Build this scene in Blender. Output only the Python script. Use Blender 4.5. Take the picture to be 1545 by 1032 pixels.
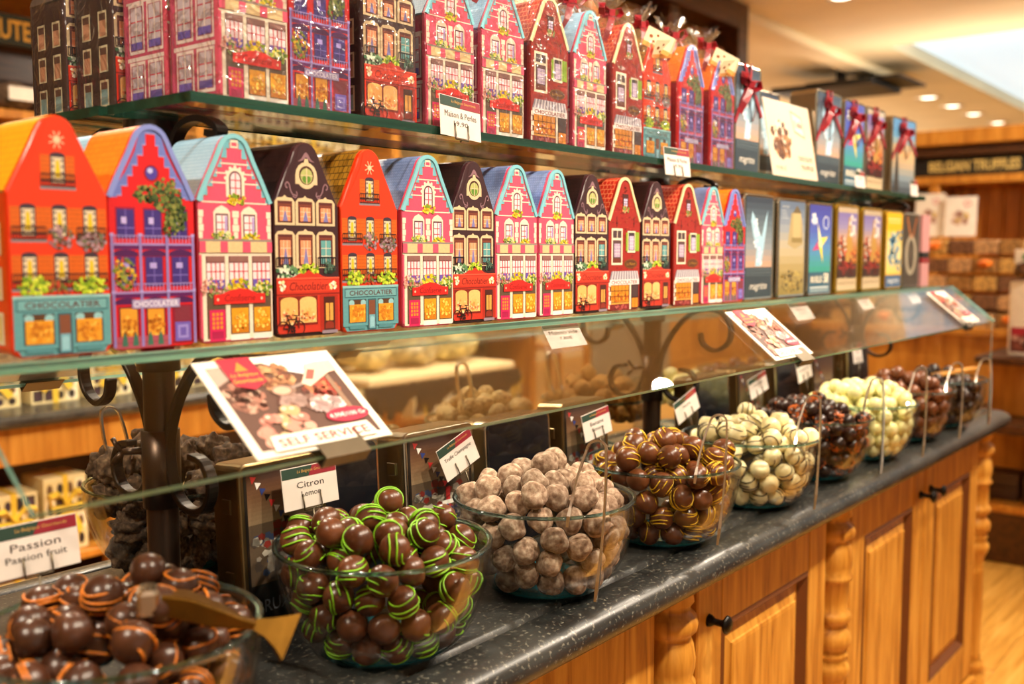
import bpy, bmesh, math, random
import numpy as np
from mathutils import Matrix, Vector, Euler

# ------------------------------------------------------------------ camera, world, lights, exposure
scene = bpy.context.scene
COL = scene.collection
for o in list(bpy.data.objects):
    bpy.data.objects.remove(o)
random.seed(7)
NPR = np.random.RandomState(5)

CAM_Z = 1.22
FPX = 1502.0                                   # focal length in pixels of the 1545 x 1032 frame
YAW = math.atan2(1226, math.hypot(1502, 132))  # camera heading, left of the counter's long axis
PITCH = math.atan2(132, 1502)
cd = bpy.data.cameras.new('camera')
cd.sensor_fit = 'HORIZONTAL'
cd.sensor_width = 36.0
cd.lens = FPX / 1545 * 36
cd.clip_start = 0.02
cd.clip_end = 60
cam = bpy.data.objects.new('camera', cd)
COL.objects.link(cam)
fw = Vector((math.cos(YAW) * math.cos(PITCH), math.sin(YAW) * math.cos(PITCH), -math.sin(PITCH)))
cam.location = (0, 0, CAM_Z)
cam.rotation_euler = fw.to_track_quat('-Z', 'Y').to_euler()
cd.dof.use_dof = True
cd.dof.focus_distance = 1.22
cd.dof.aperture_fstop = 3.6
scene.camera = cam

scene.view_settings.view_transform = 'Standard'
scene.view_settings.look = 'None'
scene.view_settings.gamma = 1.0
scene.view_settings.use_curve_mapping = False
scene.view_settings.exposure = 0.0
scene.cycles.transparent_max_bounces = 24
scene.cycles.max_bounces = 10
scene.cycles.sample_clamp_indirect = 4.0

def srgb(h):
    if isinstance(h, str):
        h = h.lstrip('#')
        c = [int(h[i:i + 2], 16) / 255 for i in (0, 2, 4)]
    else:
        c = list(h)
    return tuple((x / 12.92 if x <= 0.04045 else ((x + 0.055) / 1.055) ** 2.4) for x in c)

w = bpy.data.worlds.new('shop_ambient')
scene.world = w
w.use_nodes = True
w.node_tree.nodes['Background'].inputs[0].default_value = (*srgb('#ffeed4'), 1)
w.node_tree.nodes['Background'].inputs[1].default_value = 0.6

WARM = srgb('#ffeed6')
CEIL = 2.6
LAMP_SPOTS = [  # x, y, watts, aim x, aim y, aim z   (recessed ceiling spotlights, built below with their fixtures)
    (0.55, -0.25, 125, 0.55, 0.82, 1.15), (1.35, -0.25, 142, 1.25, 0.82, 1.15),
    (2.15, -0.25, 145, 2.0, 0.82, 1.15), (3.05, -0.15, 170, 2.5, 0.8, 0.95),
    (3.6, 0.55, 120, 2.2, 0.72, 0.8), (-0.9, 0.55, 170, 0.55, 0.95, 1.4),
    (1.1, 2.0, 190, 1.2, 2.9, 0.8), (2.6, 2.1, 260, 2.7, 3.2, 1.4), (4.4, 1.7, 150, 4.4, 2.4, 0.8),
    (4.6, 4.0, 260, 4.9, 5.1, 0.2), (7.4, 4.0, 260, 7.4, 5.1, 0.3), (3.6, 2.3, 160, 3.4, 3.4, 1.5),
    (10.0, 4.2, 260, 10.0, 5.2, 0.5), (5.1, -0.25, 470, 6.6, 1.4, 1.3), (4.0, -0.3, 160, 4.5, 0.6, 0.6),
    (0.85, 2.25, 150, 0.8, 1.15, 0.95), (1.9, 2.25, 150, 1.8, 1.15, 0.95),
]

# ------------------------------------------------------------------ helpers
def link(o, parent=None):
    COL.objects.link(o)
    if parent is not None:
        o.parent = parent
    return o

def tag(o, label=None, cat=None, group=None, kind=None):
    if label: o['label'] = label
    if cat: o['category'] = cat
    if group: o['group'] = group
    if kind: o['kind'] = kind
    return o

def thing(name, label, cat, loc=(0, 0, 0), rz=0.0, group=None):
    o = bpy.data.objects.new(name, None)
    o.empty_display_size = 0.02
    o.location = loc
    o.rotation_euler = (0, 0, rz)
    link(o)
    return tag(o, label, cat, group)

def put(name, me, parent=None, loc=None, rot=None, scale=None):
    o = bpy.data.objects.new(name, me)
    if loc is not None: o.location = loc
    if rot is not None: o.rotation_euler = rot
    if scale is not None: o.scale = scale if hasattr(scale, '__len__') else (scale,) * 3
    return link(o, parent)

class MB:
    """collects shapes into one mesh; colour per face (attribute Col), material index per face"""
    def __init__(s):
        s.v, s.f, s.c, s.m, s.sm = [], [], [], [], []
        s.col, s.mi, s.smooth = (1, 1, 1), 0, False
    def add(s, vs, fs, smooth=None):
        b = len(s.v)
        s.v += [tuple(x) for x in vs]
        for f in fs:
            s.f.append(tuple(b + i for i in f))
            s.c.append(s.col); s.m.append(s.mi); s.sm.append(s.smooth if smooth is None else smooth)
    def box(s, x0, x1, y0, y1, z0, z1):
        vs = [(x, y, z) for z in (z0, z1) for y in (y0, y1) for x in (x0, x1)]
        s.add(vs, [(0, 2, 3, 1), (4, 5, 7, 6), (0, 1, 5, 4), (2, 6, 7, 3), (0, 4, 6, 2), (1, 3, 7, 5)], False)
    def cbox(s, x0, x1, y0, y1, z0, z1, b=0.002):
        """box with chamfered edges"""
        pts = []
        for z, i in ((z0, b), (z0 + b, 0), (z1 - b, 0), (z1, b)):
            k = b if i == 0 else b
            xa, xb, ya, yb = x0 + i, x1 - i, y0 + i, y1 - i
            pts.append([(xa + k, ya, z), (xb - k, ya, z), (xb, ya + k, z), (xb, yb - k, z), (xb - k, yb, z), (xa + k, yb, z), (xa, yb - k, z), (xa, ya + k, z)])
        s.loft(pts, cap=True, smooth=False)
    def loft(s, rings, cap=True, closed=True, smooth=True):
        n = len(rings[0]); b = len(s.v)
        vs = [p for r in rings for p in r]
        fs = []
        for k in range(len(rings) - 1):
            for i in range(n if closed else n - 1):
                j = (i + 1) % n
                fs.append((k * n + i, k * n + j, (k + 1) * n + j, (k + 1) * n + i))
        s.add(vs, fs, smooth)
        if cap:
            m = len(rings) - 1
            bb = b
            s.f.append(tuple(bb + i for i in reversed(range(n)))); s.c.append(s.col); s.m.append(s.mi); s.sm.append(False)
            s.f.append(tuple(bb + m * n + i for i in range(n))); s.c.append(s.col); s.m.append(s.mi); s.sm.append(False)
    def lathe(s, prof, n=32, cx=0, cy=0, a0=0.0, a1=2 * math.pi, smooth=True):
        full = abs(a1 - a0 - 2 * math.pi) < 1e-6
        k = n if full else n + 1
        rings = [[(cx + r * math.cos(a0 + (a1 - a0) * i / n), cy + r * math.sin(a0 + (a1 - a0) * i / n), z) for i in range(k)] for r, z in prof]
        s.loft(rings, cap=False, closed=full, smooth=smooth)
    def tube(s, pts, r, n=8, flat=None, cap=True, closed=False, up=None):
        """tube along pts; flat=(a, b) gives an elliptic or rectangular cross-section"""
        P = [Vector(p) for p in pts]
        rings = []
        N = None
        for i, p in enumerate(P):
            if closed:
                t = (P[(i + 1) % len(P)] - P[i - 1]).normalized()
            else:
                t = (P[min(i + 1, len(P) - 1)] - P[max(i - 1, 0)]).normalized()
            if up is not None:
                N = Vector(up)
            elif N is None:
                N = Vector((0, 0, 1)) if abs(t.z) < 0.9 else Vector((1, 0, 0))
            N = (N - t * N.dot(t)).normalized()
            B = t.cross(N)
            rr = r[i] if hasattr(r, '__len__') else r
            if flat:
                a, b = flat
                sec = [(a, b), (-a, b), (-a, -b), (a, -b)]
                rings.append([tuple(p + N * x * rr + B * y * rr) for x, y in sec])
            else:
                rings.append([tuple(p + N * rr * math.cos(2 * math.pi * k / n) + B * rr * math.sin(2 * math.pi * k / n)) for k in range(n)])
        if closed:
            rings.append(rings[0])
        s.loft(rings, cap=cap and not closed, smooth=not flat)
    def mesh(s, name, mats, attr=False):
        me = bpy.data.meshes.new(name)
        me.from_pydata(s.v, [], s.f)
        for m in (mats if isinstance(mats, (list, tuple)) else [mats]):
            me.materials.append(m)
        me.polygons.foreach_set('material_index', s.m)
        me.polygons.foreach_set('use_smooth', s.sm)
        if attr:
            a = me.color_attributes.new('Col', 'FLOAT_COLOR', 'CORNER')
            buf = []
            for f, c in zip(s.f, s.c):
                buf += [c[0], c[1], c[2], 1.0] * len(f)
            a.data.foreach_set('color', buf)
        me.update()
        return me
    def build(s, name, mats, parent=None, attr=False, loc=None, rot=None):
        return put(name, s.mesh(name, mats, attr), parent, loc, rot)

def struct(name, mb, mat, parent=None, label=None):
    o = mb.build(name, mat, parent)
    if parent is None:
        o['kind'] = 'structure'
        if label: o['label'] = label
    return o

def bevel(o, wd=0.003, seg=2):
    m = o.modifiers.new('bevel', 'BEVEL')
    m.width = wd; m.segments = seg; m.limit_method = 'ANGLE'; m.angle_limit = math.radians(40)
    return o

# ------------------------------------------------------------------ materials (all node based)
def new_mat(name):
    m = bpy.data.materials.new(name)
    m.use_nodes = True
    nt = m.node_tree
    return m, nt, nt.nodes['Principled BSDF']

def N(nt, typ, **kw):
    n = nt.nodes.new(typ)
    for k, v in kw.items():
        if k.startswith('_'):
            setattr(n, k[1:], v)
        else:
            n.inputs[k].default_value = v
    return n

def noise_col(nt, cols, scale=20, detail=4, coord='Object', stretch=(1, 1, 1), dist=0.0, lo=0.3, hi=0.7):
    tc = nt.nodes.new('ShaderNodeTexCoord')
    mp = nt.nodes.new('ShaderNodeMapping')
    mp.inputs['Scale'].default_value = stretch
    nt.links.new(tc.outputs[coord], mp.inputs[0])
    nz = N(nt, 'ShaderNodeTexNoise', Scale=scale, Detail=detail, Distortion=dist)
    nt.links.new(mp.outputs[0], nz.inputs['Vector'])
    cr = nt.nodes.new('ShaderNodeValToRGB')
    e = cr.color_ramp.elements
    e[0].position = lo; e[1].position = hi
    e[0].color = (*srgb(cols[0]), 1); e[1].color = (*srgb(cols[-1]), 1)
    for i, c in enumerate(cols[1:-1]):
        k = e.new(lo + (hi - lo) * (i + 1) / (len(cols) - 1)); k.color = (*srgb(c), 1)
    nt.links.new(nz.outputs['Fac'], cr.inputs[0])
    return cr, nz, mp

def bump(nt, bs, src, strength=0.2, dist=0.002):
    b = nt.nodes.new('ShaderNodeBump')
    b.inputs['Strength'].default_value = strength
    b.inputs['Distance'].default_value = dist
    nt.links.new(src, b.inputs['Height'])
    nt.links.new(b.outputs[0], bs.inputs['Normal'])

def plain(name, col, rough=0.5, metal=0.0, spec=0.5, var=0.0, scale=30, bmp=0.0, coat=0.0, stretch=(1, 1, 1)):
    m, nt, bs = new_mat(name)
    c = srgb(col)
    bs.inputs['Roughness'].default_value = rough
    bs.inputs['Metallic'].default_value = metal
    bs.inputs['Specular IOR Level'].default_value = spec
    bs.inputs['Coat Weight'].default_value = coat
    d = max(var, 0.03)
    hx = lambda k: tuple(min(1, max(0, (int(col.lstrip('#')[i:i + 2], 16) / 255) * k)) for i in (0, 2, 4))
    cr, nz, mp = noise_col(nt, [hx(1 - d), hx(1 + d)], scale, 4, stretch=stretch)
    nt.links.new(cr.outputs[0], bs.inputs['Base Color'])
    if bmp:
        bump(nt, bs, nz.outputs['Fac'], bmp, 0.003)
    return m

def wood(name, cols, stretch, scale=6, rough=0.38, bmp=0.06):
    m, nt, bs = new_mat(name)
    cr, nz, mp = noise_col(nt, cols, scale, 6, stretch=stretch, dist=0.6, lo=0.25, hi=0.75)
    nt.links.new(cr.outputs[0], bs.inputs['Base Color'])
    bs.inputs['Roughness'].default_value = rough
    bump(nt, bs, nz.outputs['Fac'], bmp, 0.002)
    return m

def print_mat(name, rough=0.3, coat=0.25):
    m, nt, bs = new_mat(name)
    a = nt.nodes.new('ShaderNodeAttribute'); a.attribute_name = 'Col'
    tc = nt.nodes.new('ShaderNodeTexCoord')
    nz = N(nt, 'ShaderNodeTexNoise', Scale=420.0, Detail=2.0)
    nt.links.new(tc.outputs['Object'], nz.inputs['Vector'])
    mr = nt.nodes.new('ShaderNodeMapRange')
    mr.inputs['To Min'].default_value = 0.86; mr.inputs['To Max'].default_value = 1.14
    nt.links.new(nz.outputs['Fac'], mr.inputs['Value'])
    vm = nt.nodes.new('ShaderNodeVectorMath'); vm.operation = 'SCALE'
    nt.links.new(a.outputs['Color'], vm.inputs[0]); nt.links.new(mr.outputs[0], vm.inputs['Scale'])
    nt.links.new(vm.outputs[0], bs.inputs['Base Color'])
    bs.inputs['Roughness'].default_value = rough
    bs.inputs['Coat Weight'].default_value = coat
    bs.inputs['Coat Roughness'].default_value = 0.15
    return m

def glass_mat(name, tint, refl=1.0, rough=0.0, base=0.02):
    """thin clear sheet: see-through with a fresnel reflection"""
    m = bpy.data.materials.new(name); m.use_nodes = True
    nt = m.node_tree; nt.nodes.clear()
    out = nt.nodes.new('ShaderNodeOutputMaterial')
    tr = nt.nodes.new('ShaderNodeBsdfTransparent'); tr.inputs[0].default_value = (*tint, 1)
    gl = nt.nodes.new('ShaderNodeBsdfGlossy'); gl.inputs['Roughness'].default_value = rough
    fr = nt.nodes.new('ShaderNodeFresnel'); fr.inputs[0].default_value = 1.45
    # a sheet seen from within counts the same as from outside: use the geometric fresnel of the front side only
    geo = nt.nodes.new('ShaderNodeNewGeometry')
    ml = nt.nodes.new('ShaderNodeMath'); ml.operation = 'MULTIPLY_ADD'
    ml.inputs[1].default_value = refl; ml.inputs[2].default_value = base
    mx = nt.nodes.new('ShaderNodeMixShader')
    lw = nt.nodes.new('ShaderNodeLayerWeight'); lw.inputs[0].default_value = 0.18
    nt.links.new(lw.outputs['Fresnel'], ml.inputs[0])
    nt.links.new(ml.outputs[0], mx.inputs[0])
    nt.links.new(tr.outputs[0], mx.inputs[1]); nt.links.new(gl.outputs[0], mx.inputs[2])
    nt.links.new(mx.outputs[0], out.inputs[0])
    nt.nodes.remove(geo); nt.nodes.remove(fr)
    return m

def cello_mat(name):
    m = bpy.data.materials.new(name); m.use_nodes = True
    nt = m.node_tree; nt.nodes.clear()
    out = nt.nodes.new('ShaderNodeOutputMaterial')
    tr = nt.nodes.new('ShaderNodeBsdfTransparent'); tr.inputs[0].default_value = (0.99, 0.99, 0.99, 1)
    gl = nt.nodes.new('ShaderNodeBsdfGlossy'); gl.inputs['Roughness'].default_value = 0.1
    tc = nt.nodes.new('ShaderNodeTexCoord')
    nz = N(nt, 'ShaderNodeTexNoise', Scale=26.0, Detail=2.0, Distortion=1.8)
    nt.links.new(tc.outputs['Object'], nz.inputs['Vector'])
    bp = nt.nodes.new('ShaderNodeBump'); bp.inputs['Strength'].default_value = 0.9; bp.inputs['Distance'].default_value = 0.012
    nt.links.new(nz.outputs['Fac'], bp.inputs['Height'])
    nt.links.new(bp.outputs[0], gl.inputs['Normal'])
    lw = nt.nodes.new('ShaderNodeLayerWeight'); lw.inputs[0].default_value = 0.3
    nt.links.new(bp.outputs[0], lw.inputs['Normal'])
    ml = nt.nodes.new('ShaderNodeMath'); ml.operation = 'MULTIPLY_ADD'; ml.inputs[1].default_value = 0.5; ml.inputs[2].default_value = 0.03
    nt.links.new(lw.outputs['Fresnel'], ml.inputs[0])
    mx = nt.nodes.new('ShaderNodeMixShader')
    df = nt.nodes.new('ShaderNodeBsdfDiffuse'); df.inputs[0].default_value = (0.9, 0.9, 0.88, 1)
    m0 = nt.nodes.new('ShaderNodeMixShader'); m0.inputs[0].default_value = 0.02
    nt.links.new(tr.outputs[0], m0.inputs[1]); nt.links.new(df.outputs[0], m0.inputs[2])
    nt.links.new(ml.outputs[0], mx.inputs[0]); nt.links.new(m0.outputs[0], mx.inputs[1]); nt.links.new(gl.outputs[0], mx.inputs[2])
    nt.links.new(mx.outputs[0], out.inputs[0])
    return m

def emit_mat(name, col, strength):
    m, nt, bs = new_mat(name)
    bs.inputs['Base Color'].default_value = (*srgb(col), 1)
    bs.inputs['Emission Color'].default_value = (*srgb(col), 1)
    bs.inputs['Emission Strength'].default_value = strength
    return m

def roof_mat(name, c1, c2, line, rows, sq=0.5, rough=0.35):
    """painted roof tiles printed on the tin: a grid of thin joints"""
    m, nt, bs = new_mat(name)
    tc = nt.nodes.new('ShaderNodeTexCoord')
    sp = nt.nodes.new('ShaderNodeSeparateXYZ'); nt.links.new(tc.outputs['Object'], sp.inputs[0])
    cb = nt.nodes.new('ShaderNodeCombineXYZ')
    nt.links.new(sp.outputs['Y'], cb.inputs['X']); nt.links.new(sp.outputs['Z'], cb.inputs['Y'])
    bt = nt.nodes.new('ShaderNodeTexBrick')
    bt.inputs['Scale'].default_value = rows
    bt.inputs['Brick Width'].default_value = sq; bt.inputs['Row Height'].default_value = 0.5
    bt.inputs['Mortar Size'].default_value = 0.035
    bt.inputs['Color1'].default_value = (*srgb(c1), 1); bt.inputs['Color2'].default_value = (*srgb(c2), 1); bt.inputs['Mortar'].default_value = (*srgb(line), 1)
    nt.links.new(cb.outputs[0], bt.inputs['Vector'])
    nt.links.new(bt.outputs['Color'], bs.inputs['Base Color'])
    bs.inputs['Roughness'].default_value = rough
    return m

def speckle(name, base, specks, rough=0.25):
    m, nt, bs = new_mat(name)
    cr, nz, mp = noise_col(nt, base, 9, 6, lo=0.3, hi=0.75)
    tc = nt.nodes.new('ShaderNodeTexCoord')
    n2 = N(nt, 'ShaderNodeTexNoise', Scale=190.0, Detail=3.0)
    nt.links.new(tc.outputs['Object'], n2.inputs['Vector'])
    r2 = nt.nodes.new('ShaderNodeValToRGB')
    r2.color_ramp.elements[0].position = 0.58; r2.color_ramp.elements[1].position = 0.74
    r2.color_ramp.elements[0].color = (0, 0, 0, 1); r2.color_ramp.elements[1].color = (1, 1, 1, 1)
    nt.links.new(n2.outputs['Fac'], r2.inputs[0])
    mx = nt.nodes.new('ShaderNodeMix'); mx.data_type = 'RGBA'
    nt.links.new(r2.outputs[0], mx.inputs[0]); nt.links.new(cr.outputs[0], mx.inputs[6]); mx.inputs[7].default_value = (*srgb(specks), 1)
    nt.links.new(mx.outputs[2], bs.inputs['Base Color'])
    bs.inputs['Roughness'].default_value = rough
    bump(nt, bs, nz.outputs['Fac'], 0.05, 0.002)
    return m

M = {}
M['print'] = print_mat('printed_tin')
M['paper'] = print_mat('printed_paper', 0.6, 0.0)
M['stone'] = speckle('dark_granite', ['#1b1b1a', '#2d2d2b', '#40403c'], '#7d796c', 0.3)
M['wood'] = wood('honey_wood_upright', ['#8a5014', '#b97a26', '#cf9238', '#dca548'], (9, 9, 0.9))
M['wood_h'] = wood('honey_wood_level', ['#8a5014', '#b97a26', '#cf9238', '#dca548'], (0.9, 9, 9))
M['wood_dark'] = wood('brown_wood', ['#2c170b', '#4a2a14', '#61391b'], (1, 8, 8))
M['groove'] = plain('dark_stained_moulding', '#6a3912', 0.5)
M['wood_far'] = wood('amber_wood', ['#96591a', '#bf7d2a', '#d99a40'], (6, 6, 0.7), 5)
M['floorwood'] = wood('oak_floor', ['#a8752c', '#c79240', '#dbab58'], (0.8, 10, 1), 5, 0.28)
M['iron'] = plain('wrought_iron', '#2a2420', 0.42, 0.75, 0.5, 0.1)
M['bronze'] = plain('bronzed_steel_post', '#4b3c32', 0.36, 0.85, 0.5, 0.12, 8, 0, 0, (1, 1, 0.05))
M['steel'] = plain('polished_steel', '#e6e0d6', 0.22, 1.0)
M['tagcard'] = plain('tag_card', '#ded2c8', 0.65)
M['steel_dark'] = plain('brushed_clip', '#6f6553', 0.4, 0.9)
M['brass'] = plain('worn_brass', '#75531f', 0.45, 1.0, 0.5, 0.15)
M['knob'] = plain('black_iron_knob', '#17130f', 0.35, 0.6)
M['glass'] = glass_mat('clear_shelf_glass', (0.985, 0.995, 0.99), 0.5, 0.0, 0.004)
M['bowlglass'] = glass_mat('clear_bowl_glass', (0.99, 0.995, 0.993), 0.4, 0.02, 0.008)
M['cello'] = cello_mat('cellophane')
def edge_mat(name, col, col2):
    m, nt, bs = new_mat(name)
    cr, nz, mp = noise_col(nt, [col, col2], 3, 3, stretch=(1, 30, 30))
    nt.links.new(cr.outputs[0], bs.inputs['Base Color'])
    bs.inputs['Roughness'].default_value = 0.12
    bs.inputs['Transmission Weight'].default_value = 0.25
    bs.inputs['IOR'].default_value = 1.45
    return m
M['edge'] = edge_mat('green_glass_edge', '#5f9a80', '#a8dcc4')
M['edge_dark'] = edge_mat('deep_green_glass_edge', '#0e2a20', '#22503f')
M['edge_teal'] = edge_mat('teal_glass_edge', '#5fbfb2', '#b8efe4')  # lightened tint stands in for light carried inside the glass slab
def teal_mat():
    m, nt, bs = new_mat('teal_tinted_glass')
    cr, nz, mp = noise_col(nt, ['#7fbcc8', '#b4dde4'], 8, 2)
    nt.links.new(cr.outputs[0], bs.inputs['Base Color'])
    bs.inputs['Roughness'].default_value = 0.06
    bs.inputs['Transmission Weight'].default_value = 1.0
    bs.inputs['IOR'].default_value = 1.4
    return m
M['teal'] = teal_mat()
M['tealbase'] = edge_mat('deep_teal_glass_base', '#1f7f92', '#4fb0bc')
M['cream_wall'] = plain('cream_plaster', '#e8d2a0', 0.8, 0, 0.3, 0.03, 3)
M['ceil'] = plain('cream_ceiling', '#f4e6c4', 0.75, 0, 0.3, 0.02, 2)
M['black'] = plain('black_paint', '#100d0b', 0.5)
M['darktin'] = plain('navy_tin', '#14161d', 0.25, 0.3, 0.5, 0.1, 12, 0, 0.3)
M['tinmetal'] = plain('tinplate', '#b9b2a0', 0.22, 1.0, 0.5, 0.06, 14)
M['tingold'] = plain('gold_tinplate', '#c9a338', 0.24, 0.9, 0.5, 0.08, 14)
M['tinbronze'] = plain('bronze_tinplate', '#7d6743', 0.28, 0.9, 0.5, 0.1, 14)
M['ribbon'] = plain('dark_red_ribbon', '#8c1622', 0.32, 0, 0.5, 0.15, 60)
M['ribbon_y'] = plain('yellow_ribbon', '#dcb83c', 0.35, 0, 0.5, 0.12, 60)
M['white'] = plain('white_card', '#efe9dc', 0.6)
M['lamp'] = emit_mat('lit_lens', '#fff3da', 6.0)
M['chrome'] = plain('lamp_rim', '#e9dcc2', 0.3, 0.2)

# ------------------------------------------------------------------ flat print: coloured shapes stacked in thin layers
_TXT = {}
def text_mesh(s, bold=0.0, shear=0.0):
    key = (s, bold, shear)
    if key not in _TXT:
        cu = bpy.data.curves.new('lettering', 'FONT')
        cu.body = s; cu.resolution_u = 2; cu.offset = bold; cu.shear = shear
        cu.align_x = 'CENTER'
        ob = bpy.data.objects.new('lettering', cu)
        COL.objects.link(ob)
        dg = bpy.context.evaluated_depsgraph_get()
        me = bpy.data.meshes.new_from_object(ob.evaluated_get(dg))
        vs = [(v.co.x, v.co.y) for v in me.vertices]
        fs = [tuple(p.vertices) for p in me.polygons]
        bpy.data.objects.remove(ob); bpy.data.curves.remove(cu); bpy.data.meshes.remove(me)
        xs = [v[0] for v in vs]; ys = [v[1] for v in vs]
        _TXT[key] = (vs, fs, min(xs), max(xs), min(ys), max(ys))
    return _TXT[key]

class Print:
    """a flat printed design in its own units; every part is one later mesh"""
    def __init__(s):
        s.parts = []          # [name, shapes]
        s.boxes = []
        s.rng = random.Random(3)
    def part(s, name):
        s.parts.append([name, []]); return s
    def _add(s, vs, fs, col, flat=None):
        us = [v[0] for v in vs]; ws = [v[1] for v in vs]
        bb = (min(us), min(ws), max(us), max(ws))
        lay = 0
        for b in s.boxes:
            if b[0] < bb[2] - 1e-3 and b[2] > bb[0] + 1e-3 and b[1] < bb[3] - 1e-3 and b[3] > bb[1] + 1e-3:
                lay = max(lay, b[4] + 1)
        if flat is not None: lay = flat
        s.boxes.append((*bb, lay))
        s.parts[-1][1].append((vs, fs, srgb(col), lay))
        return lay
    def R(s, u0, v0, u1, v1, col): return s._add([(u0, v0), (u1, v0), (u1, v1), (u0, v1)], [(0, 1, 2, 3)], col)
    def P(s, pts, col): return s._add(pts, [tuple(range(len(pts)))], col)
    def E(s, cu, cv, ru, rv, col, n=14): return s.P([(cu + ru * math.cos(2 * math.pi * i / n), cv + rv * math.sin(2 * math.pi * i / n)) for i in range(n)], col)
    def arch(s, u0, v0, u1, v1, col, rise=None, n=8):
        c = (u0 + u1) / 2; h = (u1 - u0) / 2; rise = h if rise is None else rise
        return s.P([(u0, v0), (u1, v0)] + [(c + h * math.cos(math.pi * i / n), v1 - rise + rise * math.sin(math.pi * i / n)) for i in range(n + 1)], col)
    def L(s, u0, v0, u1, v1, wd, col):
        d = math.hypot(u1 - u0, v1 - v0) or 1; a = -(v1 - v0) / d * wd / 2; b = (u1 - u0) / d * wd / 2
        return s.P([(u0 + a, v0 + b), (u0 - a, v0 - b), (u1 - a, v1 - b), (u1 + a, v1 + b)], col)
    def curve(s, pts, wd, col):
        l = 0
        for a, b in zip(pts, pts[1:]): l = s.L(*a, *b, wd, col)
        return l
    def ring(s, cu, cv, r, wd, col, n=18, ru=None):
        ru = ru or r
        vs = [(cu + (ru + k * wd) * math.cos(2 * math.pi * i / n), cv + (r + k * wd) * math.sin(2 * math.pi * i / n)) for k in (0, 1) for i in range(n)]
        return s._add(vs, [(i, (i + 1) % n, n + (i + 1) % n, n + i) for i in range(n)], col)
    def T(s, txt, cu, cv, h, col, width=None, bold=0.0, shear=0.0):
        vs, fs, x0, x1, y0, y1 = text_mesh(txt, bold, shear)
        k = h / (y1 - y0)
        kx = k if width is None else width / (x1 - x0)
        return s._add([(cu + (x - (x0 + x1) / 2) * kx, cv + (y - (y0 + y1) / 2) * k) for x, y in vs], fs, col)
    def flowers(s, u0, v0, u1, v1, cols, n=40, r=1.6):
        """a printed clump of leaves and petals"""
        base = max([0] + [b[4] + 1 for b in s.boxes if b[0] < u1 and b[2] > u0 and b[1] < v1 and b[3] > v0])
        for i in range(n):
            a = s.rng.random() * 6.28; q = math.sqrt(s.rng.random())
            cu = (u0 + u1) / 2 + q * math.cos(a) * (u1 - u0) / 2; cv = (v0 + v1) / 2 + q * math.sin(a) * (v1 - v0) / 2
            rr = r * s.rng.uniform(0.6, 1.3); t = s.rng.random() * 3
            s._add([(cu + rr * math.cos(t + j * 1.2566), cv + rr * math.sin(t + j * 1.2566)) for j in range(5)], [(0, 1, 2, 3, 4)], cols[i % len(cols)], base + i % 3)
    def meshes(s, su, sv, mat, mapf, lay_mm=0.09, name='print'):
        """-> [(part name, mesh)]; mapf(u, v, h) gives the local point, h = height above the surface"""
        out = []
        for pn, shapes in s.parts:
            if not shapes: continue
            mb = MB()
            for vs, fs, col, lay in shapes:
                mb.col = col
                h = 0.0003 + lay * lay_mm / 1000
                mb.add([mapf(u * su, v * sv, h) for u, v in vs], fs, False)
            out.append((pn, mb.mesh(pn, mat, True)))
        return out

def front_map(x0, z0, y0=0.0):
    return lambda u, v, h: (x0 + u, y0 - h, z0 + v)

# ------------------------------------------------------------------ the room
mb = MB(); mb.box(-3, 15, -4, 7.0, -0.06, -0.004)
floor = struct('floor', mb, M['floorwood'], label='golden oak plank floor of the shop')
pl = MB(); pl.cbox(0, 1.1, 0, 0.118, -0.01, 0.0, 0.0015)
plank_me = pl.mesh('plank', M['floorwood'])
for i in range(14):
    for j in range(5):
        put('plank', plank_me, floor, (2.45 + j * 1.104 + (0.37 * i) % 1.1 - 0.5, -0.75 + i * 0.12, 0))

SKX0, SKX1, SKY0, SKY1 = 6.85, 12.5, -3.2, 2.32
mb = MB()
for a in ((-3, SKX0, -4, 7), (SKX1, 15, -4, 7), (SKX0, SKX1, SKY1, 7), (SKX0, SKX1, -4, SKY0)):
    mb.box(a[0], a[1], a[2], a[3], CEIL, CEIL + 0.08)
ceiling = struct('ceiling', mb, M['ceil'], label='cream plaster ceiling with recessed spotlights')
mb = MB(); mb.box(SKX0, SKX1, SKY0, SKY1, CEIL + 0.09, CEIL + 0.11)
sky = struct('window_1', mb, emit_mat('daylight_pane', '#d0e8f6', 0.9), label='pale blue ceiling skylight in the upper right corner')
mb = MB(); mb.cbox(4.4, 8.3, 2.62, 2.8, 2.545, 2.602, 0.01)
struct('trim_1', mb, M['ceil'], label='shallow cream ceiling beam running lengthwise')
mb = MB(); mb.box(-3, 15, 6.9, 7.0, 0, CEIL)
struct('wall_back', mb, M['cream_wall'], label='cream back wall of the shop')
mb = MB(); mb.box(14.6, 14.7, -4, 7, 0, CEIL)
struct('wall_right', mb, M['cream_wall'], label='cream far end wall of the shop')
mb = MB(); mb.box(-3.0, -2.9, -4, 7, 0, CEIL)
struct('wall_left', mb, M['cream_wall'], label='cream wall at the near end of the shop')

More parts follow.
